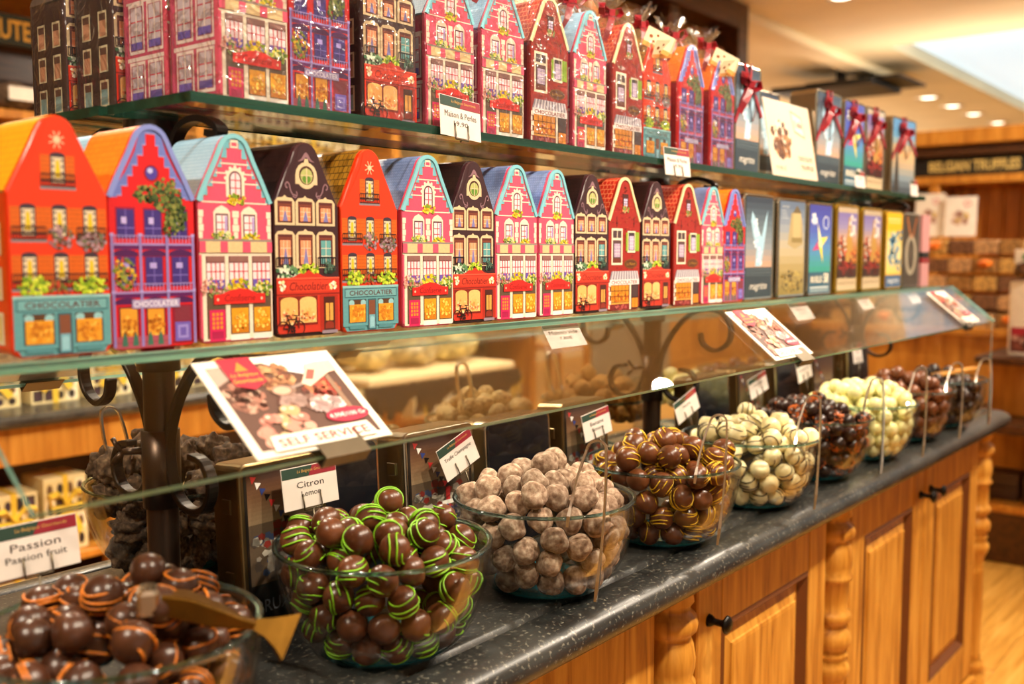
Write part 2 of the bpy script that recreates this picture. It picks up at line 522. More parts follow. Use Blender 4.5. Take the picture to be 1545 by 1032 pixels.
# recessed ceiling spotlights: fixture and its light
ring_me = MB(); ring_me.lathe([(0.036, 0.0), (0.05, -0.006), (0.056, -0.004), (0.056, 0.004)], 24)
ring_me = ring_me.mesh('rim', M['chrome'])
lens_me = MB(); lens_me.lathe([(0.0005, -0.002), (0.02, -0.003), (0.037, 0.001)], 24)
lens_me = lens_me.mesh('lens', M['lamp'])
def ceiling_lamp(x, y, watts, aim, label, group=None, size=45):
    t = thing('ceiling_spotlight', label, 'spotlight', (x, y, CEIL), 0, group)
    put('rim', ring_me, t); put('lens', lens_me, t)
    if watts:
        ld = bpy.data.lights.new('spotlight_beam', 'SPOT')
        ld.energy = watts; ld.color = WARM; ld.shadow_soft_size = 0.05
        ld.spot_size = math.radians(size * 2); ld.spot_blend = 0.7
        lo = bpy.data.objects.new('spotlight_beam', ld)
        lo.location = (0, 0, -0.02)
        d = Vector(aim) - Vector((x, y, CEIL))
        lo.rotation_euler = d.to_track_quat('-Z', 'Y').to_euler()
        link(lo, t)
    return t
for i, (x, y, wt, ax, ay, az) in enumerate(LAMP_SPOTS):
    ceiling_lamp(x, y, wt, (ax, ay, az), 'recessed ceiling spotlight above the counter aisle' if i < 6 else 'recessed ceiling spotlight above the back of the shop', 'ceiling spotlights over the shop')
for (x, y), nm in zip([(9.25, 2.79), (9.92, 2.77), (10.61, 2.76), (11.46, 2.74)], ['first and biggest', 'second', 'third', 'fourth and smallest']):
    t = ceiling_lamp(x, y, 40, (x - .6, y, 0), nm + ' of the four lit ceiling spots in a row beside the skylight')
    t.scale = (2.1,) * 3
t = ceiling_lamp(5.4, 2.1, 30, (5.0, 2.1, 0), 'bright ceiling spotlight at the top edge above the card and tins'); t.scale = (1.5,) * 3

# ------------------------------------------------------------------ the counter: stone worktop, cabinets
def ring_rect(x0, y0, x1, y1, o, z, r=0.03, n=5):
    r = max(r - o * 0.3, 0.004)
    pts = []
    for cx, cy, a in ((x1 - o - r, y0 + o + r, -90), (x1 - o - r, y1 - o - r, 0), (x0 + o + r, y1 - o - r, 90), (x0 + o + r, y0 + o + r, 180)):
        for k in range(n + 1):
            t = math.radians(a + 90 * k / n)
            pts.append((cx + r * math.cos(t), cy + r * math.sin(t), z))
    return pts
TOP = 0.80
prof = [(0.05, 0.755), (0.016, 0.755), (0.007, 0.758), (0.002, 0.764), (0.0, 0.772), (0.002, 0.781), (0.008, 0.789), (0.018, 0.7945), (0.03, 0.7965),
        (0.056, 0.797), (0.058, 0.7925), (0.0635, 0.7925), (0.066, 0.7985), (0.072, 0.80)]
mb = MB()
mb.loft([ring_rect(0.05, 0.635, 2.96, 1.315, o, z) for o, z in prof], cap=True, smooth=True)
wt = mb.build('stone_worktop', M['stone'])
tag(wt, 'dark speckled stone worktop with rounded grooved edge under the glass bowls', 'worktop')

def column(parent, x, y, r=0.043, z0=0.0, z1=0.7545):
    h = z1 - z0
    Q = [(.98, 0), (.98, .02), (.86, .026), (.9, .04), (.76, .05), (.78, .058), (.98, .068), (1.04, .082), (1.0, .096), (.8, .106), (.8, .112), (.9, .125), (.97, .15), (.95, .17), (.86, .19), (.98, .198), (.98, .206), (.82, .212), (.84, .26), (.8, .285), (.96, .294), (1.0, .304), (.94, .314), (.72, .326), (.76, .334),
         (.95, .348), (1.0, .364), (.95, .38), (.74, .392), (.86, .402), (.86, .408), (.74, .416), (.94, .43), (.97, .444), (.9, .458), (.74, .475), (.66, .50), (.64, .52), (.72, .53), (.68, .54), (.70, .70), (.66, .84), (.74, .85), (.64, .86), (.9, .875), (.95, .89), (.74, .905), (.98, .92), (.98, 1)]
    P = [(a, 1 - b) for a, b in reversed(Q)]
    m = MB(); m.lathe([(r * a, z0 + h * b) for a, b in P], 28, x, y)
    return m.build('turned_column', M['wood'], parent)
FY = 0.705
def door(parent, x0, x1, z0=0.075, z1=0.735, knob_side=1):
    d = MB()
    s = 0.078
    d.cbox(x0, x0 + s, FY - 0.012, FY + 0.012, z0, z1, 0.0025)
    d.cbox(x1 - s, x1, FY - 0.012, FY + 0.012, z0, z1, 0.0025)
    d.cbox(x0 + s, x1 - s, FY - 0.0118, FY + 0.012, z1 - 0.085, z1, 0.0015)
    d.cbox(x0 + s, x1 - s, FY - 0.0118, FY + 0.012, z0, z0 + 0.1, 0.0015)
    do = d.build('door', M['wood'], parent)
    xa, xb, za, zb = x0 + s, x1 - s, z0 + 0.1, z1 - 0.085
    m = MB()   # raised panel: flat field with a sloped, dark-edged surround
    def rr(o, y): return [(xa + o, y, za + o), (xb - o, y, za + o), (xb - o, y, zb - o), (xa + o, y, zb - o)]
    m.loft([rr(0.018, FY + 0.004), rr(0.045, FY - 0.004), rr(0.046, FY - 0.007), rr(0.052, FY - 0.008)], cap=False, smooth=False)
    m.add(rr(0.052, FY - 0.008), [(0, 1, 2, 3)], False)
    m.build('panel', M['wood'], do)
    m = MB()
    m.loft([rr(0.0, FY - 0.010), rr(0.008, FY - 0.013), rr(0.012, FY - 0.006), rr(0.018, FY + 0.004)], cap=False, smooth=False)
    m.build('moulding', M['groove'], do)
    kx = x1 - 0.035 if knob_side > 0 else x0 + 0.035
    k = MB(); k.lathe([(0.0005, 0.036), (0.009, 0.0355), (0.0135, 0.032), (0.014, 0.029), (0.009, 0.026), (0.0055, 0.022), (0.005, 0.01), (0.009, 0.004), (0.010, 0.0), (0.002, 0)], 20)
    k.build('knob', M['knob'], do, loc=(kx, FY - 0.012, 0.668), rot=(math.radians(90), 0, 0))
    return do
def cabinet(label, x0, x1, doors, col_right=None, col_left=None):
    t = thing('counter_cabinet', label, 'cabinet', ((x0 + x1) / 2, 1.0, 0))
    m = MB()
    m.box(x0, x1, FY + 0.014, 1.245, 0.06, 0.7545)
    off = Vector((-(x0 + x1) / 2, -1.0, 0))
    sh = lambda o: (setattr(o, 'location', o.location + off), o)[1]
    sh(m.build('body', M['wood'], t))
    m = MB(); m.cbox(x0 - (0.09 if col_left else 0), x1 + 0.11, FY - 0.025, 1.255, 0.0, 0.066, 0.006); sh(m.build('plinth', M['wood_h'], t))
    m = MB(); m.cbox(x0, x1, FY - 0.004, FY + 0.015, 0.737, 0.7545, 0.002); sh(m.build('top_rail', M['wood_h'], t))
    for a, b, ks in doors: sh(door(t, a, b, knob_side=ks))
    for cx in ([col_right] if col_right else []) + ([col_left] if col_left else []):
        sh(column(t, cx, FY + 0.004))
        m = MB(); m.box(cx - 0.052, cx + 0.052, FY + 0.012, 1.2, 0.06, 0.7545); sh(m.build('column_back', M['wood'], t))
    return t
cabinet('honey wood counter cabinet cut off by the bottom edge of the picture', 0.14, 1.172, [(0.145, 0.655, 1), (0.66, 1.168, -1)], 1.228, 0.10)
cabinet('honey wood counter cabinet with one door and a black knob, between two turned columns', 1.285, 1.79, [(1.29, 1.785, -1)], 1.848)
cabinet('honey wood counter cabinet with two doors at the far right end', 1.905, 2.85, [(1.91, 2.378, 1), (2.384, 2.846, -1)], 2.888)

# ------------------------------------------------------------------ glass display stand on the counter
PY = 0.975
GY0, GZ0, GY1, GZ1 = 0.645, 1.048, 0.752, 1.135     # lower and upper edge of the sloping guard
GL = math.hypot(GY1 - GY0, GZ1 - GZ0); GC, GS = (GY1 - GY0) / GL, (GZ1 - GZ0) / GL
def sheet(name, x0, x1, y0, y1, z0, z1, parent, edge='edge'):
    """glass plate: clear faces, green polished edges"""
    m = MB()
    m.mi = 0
    vs = [(x, y, z) for z in (z0, z1) for y in (y0, y1) for x in (x0, x1)]
    m.add(vs, [(0, 2, 3, 1), (4, 5, 7, 6)], False)
    m.mi = 1
    m.add(vs, [(0, 1, 5, 4), (2, 6, 7, 3), (0, 4, 6, 2), (1, 3, 7, 5)], False)
    return m.build(name, [M['glass'], M[edge]], parent)
def thin_plate(name, quad, th, parent, edge):
    """plate over four corners (given on its lower face), thickness th along its normal"""
    q = [Vector(p) for p in quad]
    n = (q[1] - q[0]).cross(q[3] - q[0]).normalized() * th
    vs = [tuple(p) for p in q] + [tuple(p + n) for p in q]
    m = MB()
    m.add(vs, [(0, 3, 2, 1), (4, 5, 6, 7)], False)
    m.mi = 1
    m.add(vs, [(0, 1, 5, 4), (1, 2, 6, 5), (2, 3, 7, 6), (3, 0, 4, 7)], False)
    return m.build(name, [M['glass'], M[edge]], parent)

MID, UP = 1.136, 1.370
stand = thing('display_stand', 'wrought iron and glass display stand holding two rows of tins above the counter', 'display stand', (1.62, PY, TOP))
so = Vector((-1.62, -PY, -TOP))
def onstand(o):
    o.location = o.location + so
    return o
onstand(sheet('middle_shelf', 0.295, 2.765, 0.785, 1.165, MID - 0.009, MID, stand, 'edge'))
onstand(sheet('upper_shelf', 0.535, 2.71, 0.815, 0.962, UP - 0.010, UP, stand, 'edge_dark'))
onstand(sheet('upper_shelf', 0.53, 2.71, 0.97, 1.195, UP - 0.010, UP, stand, 'edge_dark'))
onstand(thin_plate('sloping_guard', [(0.297, GY0, GZ0), (2.745, GY0, GZ0), (2.745, GY1, GZ1), (0.297, GY1, GZ1)], 0.005, stand, 'edge_teal'))
onstand(thin_plate('sloping_guard', [(2.745, 2 * PY - GY0, GZ0), (0.297, 2 * PY - GY0, GZ0), (0.297, 2 * PY - GY1, GZ1), (2.745, 2 * PY - GY1, GZ1)], 0.005, stand, 'edge_teal'))
for x in (2.745,):
    q = [(0.65, 0.801), (1.30, 0.801), (1.30, 1.05), (1.213, 1.126), (0.737, 1.126), (0.65, 1.05)]
    m = MB(); m.add([(x, a, b) for a, b in q] + [(x + 0.004, a, b) for a, b in q], [(5, 4, 3, 2, 1, 0), (6, 7, 8, 9, 10, 11)], False)
    m.mi = 1; m.add([(x, a, b) for a, b in q] + [(x + 0.004, a, b) for a, b in q], [(i, (i + 1) % 6, 6 + (i + 1) % 6, 6 + i) for i in range(6)], False)
    onstand(m.build('end_panel', [M['glass'], M['edge_teal']], stand))
def spline(pts, n=6):
    P = [Vector(p) for p in pts]; P = [2 * P[0] - P[1]] + P + [2 * P[-1] - P[-2]]
    out = []
    for i in range(1, len(P) - 2):
        for k in range(n):
            t = k / n
            a, b, c, d = P[i - 1], P[i], P[i + 1], P[i + 2]
            out.append(0.5 * ((2 * b) + (c - a) * t + (2 * a - 5 * b + 4 * c - d) * t * t + (3 * b - a - 3 * c + d) * t ** 3))
    out.append(P[-2])
    return out
SCROLL = [(-.100, 1.078), (-.106, 1.058), (-.130, 1.047), (-.156, 1.062), (-.161, 1.09), (-.143, 1.115), (-.108, 1.120), (-.070, 1.104), (-.035, 1.062), (-.018, 1.02), (-.02, .985), (-.033, .96), (-.058, .949), (-.084, .957), (-.094, .980), (-.082, 1.003), (-.058, 1.008)]
SCROLL_TOP = [(-.018, 1.25), (-.028, 1.30), (-.046, 1.336), (-.062, 1.352), (-.088, 1.3565), (-.112, 1.351), (-.125, 1.3425), (-.118, 1.3385), (-.105, 1.341)]
for k, x in enumerate((0.591, 1.62, 2.681)):
    m = MB(); m.lathe([(0.017, 0.801), (0.017, 1.10), (0.017, 1.36)], 20, x, PY); 
    post = onstand(m.build('post', M['bronze'], stand))
    m = MB(); m.lathe([(0.017, 1.030), (0.0205, 1.030), (0.0205, 0.945), (0.017, 0.945)], 20, x, PY); m.build('collar', M['bronze'], post)
    m = MB(); m.lathe([(0.017, 1.127), (0.023, 1.127), (0.023, 1.095), (0.017, 1.095)], 20, x, PY); m.build('shelf_collar', M['bronze'], post)
    m = MB(); m.lathe([(0.017, 1.36), (0.028, 1.36), (0.028, 1.335), (0.017, 1.333)], 20, x, PY); m.build('top_collar', M['iron'], post)
    m = MB(); m.lathe([(0.0005, 0.8105), (0.04, 0.8085), (0.045, 0.801), (0.045, 0.8)], 24, x, PY); m.build('foot', M['bronze'], post)
    # wing screw on the collar
    m = MB(); m.tube([(x - 0.018, PY + .008, 1.008), (x - 0.034, PY + .02, 1.008)], 0.004, 8)
    m.tube([(x - 0.034, PY + .02, 1.009), (x - 0.038, PY + .026, 1.016), (x - 0.039, PY + .03, 1.022)], 0.0032, 6)
    m.tube([(x - 0.034, PY + .02, 1.007), (x - 0.038, PY + .026, 1.0), (x - 0.039, PY + .03, 0.995)], 0.0032, 6)
    m.build('wing_screw', M['bronze'], post)
    for path in (SCROLL, SCROLL_TOP):
        for s in (1, -1):
            m = MB(); m.tube([(x, PY + s * v.x, v.y) for v in spline([(p[0], p[1], 0) for p in path], 5)], 1.0, flat=(0.0065, 0.0035), up=(1, 0, 0))
            bevel(onstand(m.build('scroll_bracket', M['iron'], stand)), 0.0012, 1)
    for s in (1, -1):      # arm that carries the guard and the shelf edge
        m = MB(); m.tube([(x, PY + s * -0.155, 1.119), (x, PY + s * -0.20, 1.122), (x, PY + s * -0.228, 1.126)], 1.0, flat=(0.005, 0.003), up=(1, 0, 0)); onstand(m.build('guard_arm', M['iron'], stand))
# clips that hold cards on the guards
GN = Vector((0, -GS, GC))
def clip(x, rear=False, wd=0.05):
    m = MB()
    s = -1 if rear else 1
    yc = PY
    def p(a, h):   # a = distance up the slope from the lower edge, h above the lower face
        y = GY0 + a * GC - GS * h; zz = GZ0 + a * GS + GC * h
        return (yc + s * (y - yc), zz)
    sec = [p(0.022, 0.0085), p(-0.006, 0.0085), p(-0.006, -0.004), p(0.014, -0.004), p(0.014, -0.0025), p(-0.0045, -0.0025), p(-0.0045, 0.0070), p(0.022, 0.0070)]
    m.loft([[(x - wd / 2, y, z) for y, z in sec], [(x + wd / 2, y, z) for y, z in sec]], cap=True, smooth=False)
    o = m.build('card_clip', M['steel_dark'], stand)
    return onstand(o)
for x in (0.562, 1.54, 2.50): clip(x)
for x in (0.62, 1.15, 2.0): clip(x, True)

# ------------------------------------------------------------------ house-shaped tins
TW, TH, TD = 0.083, 0.197, 0.082
EAVE = 0.134
def tin_outline(inset=0.0):
    hw = TW / 2 - inset; r = 0.008
    pts = []
    for k in range(5):
        t = math.radians(270 + 90 * k / 4); pts.append((hw - r + r * math.cos(t), inset + r + r * math.sin(t)))
    pts += [(hw, 0.06), (hw, EAVE - inset * 0.6)]
    pts += [(hw * 0.735, EAVE + 0.0215), (hw * 0.525, EAVE + 0.039 - inset)]
    cz, R = TH - inset - 0.0165, 0.0165
    for k in range(9):
        t = math.radians(24 + 132 * k / 8); pts.append((R * math.cos(t) * (1 - inset * 20), cz + R * math.sin(t)))
    pts += [(-hw * 0.525, EAVE + 0.039 - inset), (-hw * 0.735, EAVE + 0.0215), (-hw, EAVE - inset * 0.6), (-hw, 0.06)]
    for k in range(5):
        t = math.radians(180 + 90 * k / 4); pts.append((-hw + r + r * math.cos(t), inset + r + r * math.sin(t)))
    return pts
def tin_meshes(key, body_col, front_mat, roof_m, rim_m):
    o0 = tin_outline(0.0); o1 = tin_outline(0.0012); o2 = tin_outline(0.0016)
    m = MB(); m.loft([[(x, y, z) for x, z in o] for o, y in ((o1, TD), (o0, TD - 0.0012), (o0, TD - 0.004), (o2, TD - 0.005), (o2, 0.006), (o2, 0.005))], cap=True, smooth=False)
    body = m.mesh('body', body_col)
    m = MB(); m.loft([[(x, y, z) for x, z in o] for o, y in ((o0, 0.006), (o0, 0.0012), (o1, 0.0), (o2, 0.0))], cap=True, smooth=False)
    front = m.mesh('front_panel', front_mat)
    # roof sheet over the gable from eave to eave
    i0 = 6; i1 = len(o0) - 7
    ro = o0[i0:i1 + 1]
    m = MB()
    outer = [(x * 1.006, z + 0.0006) for x, z in ro]
    inner = [(x * 0.97, z - 0.0012) for x, z in ro]
    rings = []
    for y in (0.0062, 0.0075, TD - 0.0002):
        rings.append([(x, y, z) for x, z in outer] + [(x, y, z) for x, z in reversed(inner)])
    m.loft(rings, cap=True, smooth=False)
    for q in range(len(m.f)): m.sm[q] = False
    roof = m.mesh('roof', roof_m)
    rim = None
    if rim_m:
        m = MB()
        path = [(x, -0.0002, z) for x, z in o1[i0:i1 + 1]]
        m.tube(path, 1.0, flat=(0.0012, 0.0022), up=(0, 1, 0))
        rim = m.mesh('gable_rim', rim_m)
    return dict(body=body, front=front, roof=roof, rim=rim)

U, V = TW / 100, TH / 237     # design units to metres
def win_grid(p, u0, v0, u1, v1, pane, bar, nx=2, ny=3, wd=0.9, frame=None, fw=1.2):
    if frame: p.R(u0 - fw, v0 - fw, u1 + fw, v1 + fw, frame)
    p.R(u0, v0, u1, v1, pane)
    for i in range(1, nx): x = u0 + (u1 - u0) * i / nx; p.R(x - wd / 2, v0, x + wd / 2, v1, bar)
    for j in range(1, ny): y = v0 + (v1 - v0) * j / ny; p.R(u0, y - wd / 2, u1, y + wd / 2, bar)
FL_Y = ['#e6c91e', '#c9a412', '#7f9a24', '#f2dc48']
FL_G = ['#8fa838', '#dfe0a0', '#5f8428', '#e3cf4a']
FL_P = ['#d99a8c', '#8a9a4c', '#e8c6b0', '#b86a5c']
FL_L = ['#b8cf2c', '#8fae1c', '#d9e04a', '#6b8f20']
FL_V = ['#8a6a74', '#6a6a4c', '#b08a94', '#59402f']
FL_W = ['#e8ead8', '#5f8a5a', '#cfe0c0', '#3f6a48']

def steps(p, lv, field, wall, cap, capw=1.1):
    lv = [(a, b, c - 2.6 if c > 8 else c) for a, b, c in lv]
    p.part('gable_field'); p.P([(0.6, 160), (99.4, 160), (80, 186), (68, 209), (63, 226), (56, 234), (50, 235.5), (44, 234), (37, 226), (32, 209), (20, 186)], field)
    p.part('stepped_gable')
    for v0, v1, hw in lv:
        p.R(50 - hw, v0, 50 + hw, v1, wall)
    p.part('gable_copings')
    for i, (v0, v1, hw) in enumerate(lv):
        nx = lv[i + 1][2] if i + 1 < len(lv) else 0
        p.R(50 - hw - 1, v1 - capw, 50 - nx, v1 + 0.1, cap); p.R(50 + nx, v1 - capw, 50 + hw + 1, v1 + 0.1, cap)

def design_pink():
    p = Print(); pink, cream, red = '#d9506c', '#eadcc4', '#cf1f3c'
    p.part('wall_print'); p.R(0.8, 6, 99.2, 160, pink)
    steps(p, [(158, 167, 44.5), (167, 177, 39), (177, 188, 32), (188, 199, 26), (199, 210, 19.5), (210, 221, 12.5), (221, 227, 6)], '#6fb6c4', pink, '#b8502c')
    p.part('finial'); p.R(45, 222, 55, 231, cream); p.R(46.5, 224, 53.5, 228, pink)
    p.part('stone_bands')
    for v, hw in ((159, 44), (181, 32), (203, 19), (192, 25.5)): p.R(50 - hw, v, 50 + hw, v + 1.6, cream)
    p.part('attic_window'); p.arch(38, 166, 63, 200, cream, 12.5); 
    for i in range(7):
        t = math.pi * i / 6; p.E(50.5 + 13 * math.cos(t), 187.5 + 13 * math.sin(t), 2.2, 2.2, cream, 6)
    p.arch(42, 166, 59, 196, '#5f2638', 8.5); p.arch(44, 167, 57, 194, '#e9d4d8', 6.5); p.R(50, 167, 51.2, 194, red); p.R(44, 176, 57, 177, red); p.R(44, 185, 57, 186, red)
    p.part('flower_box'); p.flowers(38, 158, 64, 170, FL_Y, 44, 2)
    for x0 in (23, 60):
        p.part('window'); p.P([(x0 - 3, 148), (x0 + 20, 148), (x0 + 16, 153), (x0 + 8.5, 156.5), (x0 + 1, 153)], cream)
        p.R(x0 - 2.5, 118, x0 + 19.5, 149, cream); p.R(x0, 120, x0 + 17, 147, '#5f2638'); win_grid(p, x0 + 1.5, 121, x0 + 15.5, 145, '#e8dfe0', red, 2, 3, 1.0); p.R(x0 + 12, 122, x0 + 15, 144, '#b49ad0')
    p.part('quoins')
    for u in (3, 50, 97):
        for k in range(4):
            hw = 4.5 if k % 2 else 3; p.R(max(1, u - hw), 119 + k * 8, min(99, u + hw), 126.5 + k * 8, cream)
    p.part('flower_box'); p.flowers(18, 113, 46, 127, FL_G, 52, 2)
    p.part('flower_box'); p.flowers(57, 112, 84, 126, FL_Y, 52, 2)
    p.part('checker_band'); p.R(0.8, 115.5, 99.2, 118, '#8f8278'); p.R(0.8, 103, 99.2, 115.5, '#d9bd8a')
    for a, b in ((0.8, 9), (28, 38), (58, 69), (92, 99.2)): p.R(a, 103, b, 115.5, pink)
    p.R(0.8, 100.5, 99.2, 103, cream)
    p.part('shop_frame'); p.R(4, 3, 99, 100.5, cream)
    for x0, x1 in ((9, 34), (39, 66), (71, 97)):
        p.part('tall_window'); p.R(x0, 60, x1, 99, '#7d4a4a'); win_grid(p, x0 + 1, 62, x1 - 1, 91, '#ecdadc', red, 4, 3, 1.0)
        p.R(x0 + 1, 62, x1 - 1, 72, '#6a54b0')
        for k in (1, 2, 3): x = x0 + 1 + (x1 - x0 - 2) * k / 4; p.R(x - .5, 62, x + .5, 99, red)
        p.R(x0 + 1, 92, x1 - 1, 99, '#8a5f58')
    p.part('shop_window'); p.R(9, 5, 34, 58, '#5f4a38')
    p.part('shop_window'); p.R(40, 9, 66, 58, '#5f4a38'); p.R(41.5, 10, 64.5, 39, '#e0991c'); p.R(41.5, 10, 64.5, 20, '#c97a14'); p.flowers(43, 12, 63, 38, ['#f0b838', '#d98a1c', '#f6cf5c'], 34, 2)
    p.part('shop_window'); p.R(71, 9, 97, 58, '#5f4a38'); p.R(72.5, 10, 95.5, 39, '#e0991c'); p.R(72.5, 10, 95.5, 20, '#c97a14'); p.flowers(74, 12, 94, 38, ['#f0b838', '#d98a1c', '#f6cf5c'], 34, 2)
    p.part('sill'); p.R(40, 2, 66, 8, '#f0e8e0'); p.R(71, 2, 97, 8, '#e8dfd8')
    p.part('door'); p.R(12, 2, 33, 38, '#d02058'); 
    for i in range(3):
        for j in range(4): p.R(15.5 + i * 5.2, 16 + j * 5, 19 + i * 5.2, 19.6 + j * 5, '#d98a2c')
    p.R(15, 5, 30, 13, '#a8164a')
    p.part('flower_box'); p.flowers(2, 52, 36, 74, FL_P, 70, 2)
    p.part('flower_box'); p.flowers(38, 55, 67, 73, FL_Y, 66, 2)
    p.part('flower_box'); p.flowers(70, 52, 98, 70, FL_G, 60, 2)
    p.part('shop_sign'); p.P([(18, 44), (88, 44), (88, 55), (76, 56), (66, 60), (53, 62), (40, 60), (30, 56), (18, 55)], '#d8251f')
    p.T('Confiserie', 53, 51, 8, '#8a1410', 42, 0.0, 0.2); p.E(23, 49.5, 1.6, 1.8, '#f0c0a0', 6); p.E(83, 49.5, 1.6, 1.8, '#f0c0a0', 6)
    return p

def design_dark():
    p = Print(); br, cream, red = '#3a1c20', '#d9c096', '#c4301c'
    p.part('wall_print'); p.R(0.8, 70, 99.2, 160, br); p.P([(0.8, 160), (99.2, 160), (80, 187), (66, 212), (60, 232), (50, 235.5), (40, 232), (34, 212), (20, 187)], br)
    orn = '#8f6a72'
    p.part('crest_ornament'); p.P([(37, 213), (43, 217), (47, 223), (50, 225), (53, 223), (57, 217), (63, 213), (56, 214.5), (50, 219), (44, 214.5)], orn)
    p.part('round_window'); p.arch(33, 186, 67, 213, cream, 17); p.E(50, 196, 15.5, 15.5, cream, 22); p.E(50, 197, 11.5, 11.5, '#4a2a1c', 20); p.E(50, 196, 9.5, 9.5, '#b0b46a', 18); p.E(50, 192.5, 6.5, 5, '#5f8a2c', 14); p.R(49.2, 186, 50.8, 206, cream); p.R(40.5, 196.2, 59.5, 197.4, cream); p.P([(46, 211), (54, 211), (52.5, 217), (47.5, 217)], cream)
    for s in (-1, 1):
        p.part('scroll_ornament')
        p.curve([(50 + s * x * 0.8, v) for x, v in ((20, 172), (27, 173), (31, 178), (33, 185), (37, 188), (41, 185), (40, 181), (37, 181))], 1.7, orn)
        p.curve([(50 + s * x * 0.8, v) for x, v in ((20, 177), (18, 173), (22, 169), (27, 171))], 1.5, orn)
    for r, (v0, v1) in enumerate(((139, 165), (87, 125))):
        for i, x0 in enumerate((5, 36, 68)):
            p.part('window'); p.P([(x0 - 4, v0 - 3), (x0 + 27 - 1, v0 - 3), (x0 + 26, v1 - 1), (x0 + 22, v1 + 3.5), (x0 + 14, v1 + 4.5), (x0 + 11, v1 + 7), (x0 + 8, v1 + 4.5), (x0, v1 + 3.5), (x0 - 4, v1 - 1)], cream)
            p.R(x0, v0, x0 + 22, v1, '#5a2420')
            if r == 1 and i == 2: win_grid(p, x0 + 3, v0 + 2, x0 + 19, v1 - 7, '#5fa0a0', '#d9d0b8', 2, 3, 1)
            else:
                win_grid(p, x0 + 3, v0 + 2, x0 + 19, v1 - 7, '#ee9468', '#f0d0b0', 3, 3, 0.8); p.P([(x0 + 7, v0 + 2), (x0 + 15, v0 + 2), (x0 + 11.5, v0 + (v1 - v0) * .55), (x0 + 10.5, v0 + (v1 - v0) * .55)], '#7d7ab0')
            p.R(x0, v1 - 6, x0 + 22, v1 - 3.5, '#7d3a28')
    p.part('balcony_rail')
    for x0, x1 in ((2, 26), (66, 94)):
        p.R(x0, 96, x1, 97.5, '#1c1014'); p.R(x0, 85, x1, 86.5, '#1c1014')
        for k in range(9): u = x0 + (x1 - x0) * k / 8; p.R(u - .6, 86, u + .6, 97, '#1c1014')
    p.part('flower_box'); p.flowers(1, 66, 36, 88, FL_W, 90, 2.1)
    p.part('flower_box'); p.flowers(34, 73, 68, 90, FL_L, 74, 2)
    p.part('flower_box'); p.flowers(74, 76, 93, 92, ['#2f4a3c', '#1f3028', '#4a6a58'], 36, 1.8)
    p.part('shop_front'); p.R(0.8, 5, 99.2, 72, red); p.P([(18, 72), (82, 72), (72, 74), (64, 78), (58, 77), (50, 82), (42, 77), (36, 78), (28, 74)], red)
    p.R(0.8, 70.5, 99.2, 72.5, '#e2553a'); p.R(0.8, 51, 99.2, 53, '#8a1c10')
    p.part('shop_sign'); p.R(15, 55, 86, 69, '#d03c24'); p.T('Chocolatier', 50, 62, 10, '#7a140c', 60, 0, 0.25)
    p.part('lamp_print'); p.flowers(3, 57, 13, 69, ['#fff0d8', '#ffd9a0'], 10, 2.4); p.flowers(83, 57, 95, 69, ['#fff0d8', '#ffd9a0'], 10, 2.4)
    p.part('shop_window'); p.R(3, 14, 63, 50, '#7a1c10'); p.arch(6, 17, 32, 49, '#f0b264', 5); p.arch(35, 17, 61, 49, '#f2bd74', 5)
    p.flowers(7, 17, 31, 34, ['#f6d498', '#e89a48', '#f0b264', '#e9845a'], 40, 2.4); p.flowers(36, 17, 60, 34, ['#f6d498', '#e89a48', '#f0b264', '#e9845a'], 40, 2.4)
    p.part('door'); p.R(67, 4, 96, 50, '#a82818'); p.R(73, 6, 91, 48, '#4a1c14'); p.R(76, 18, 88, 40, '#e0a04a'); p.R(81.4, 18, 82.6, 40, '#4a1c14'); p.arch(75, 8, 89, 17, '#8a2c1c', 4); p.R(70, 2, 95, 6, '#8f7d8a')
    p.part('bicycle'); bk = '#2a1010'
    for cu in (9, 33): p.ring(cu, 11, 8.2, 1.3, bk)
    for a, b in (((9, 11), (16, 22)), ((16, 22), (29, 22)), ((16, 22), (22, 11)), ((22, 11), (29, 22)), ((29, 22), (33, 11)), ((9, 11), (22, 11)), ((28, 25), (29, 22)), ((16, 22), (15, 27)), ((12, 27), (18, 27)), ((25, 27), (32, 26))): p.L(*a, *b, 1.4, bk)
    p.flowers(16, 6, 28, 14, [bk], 12, 1.6)
    return p

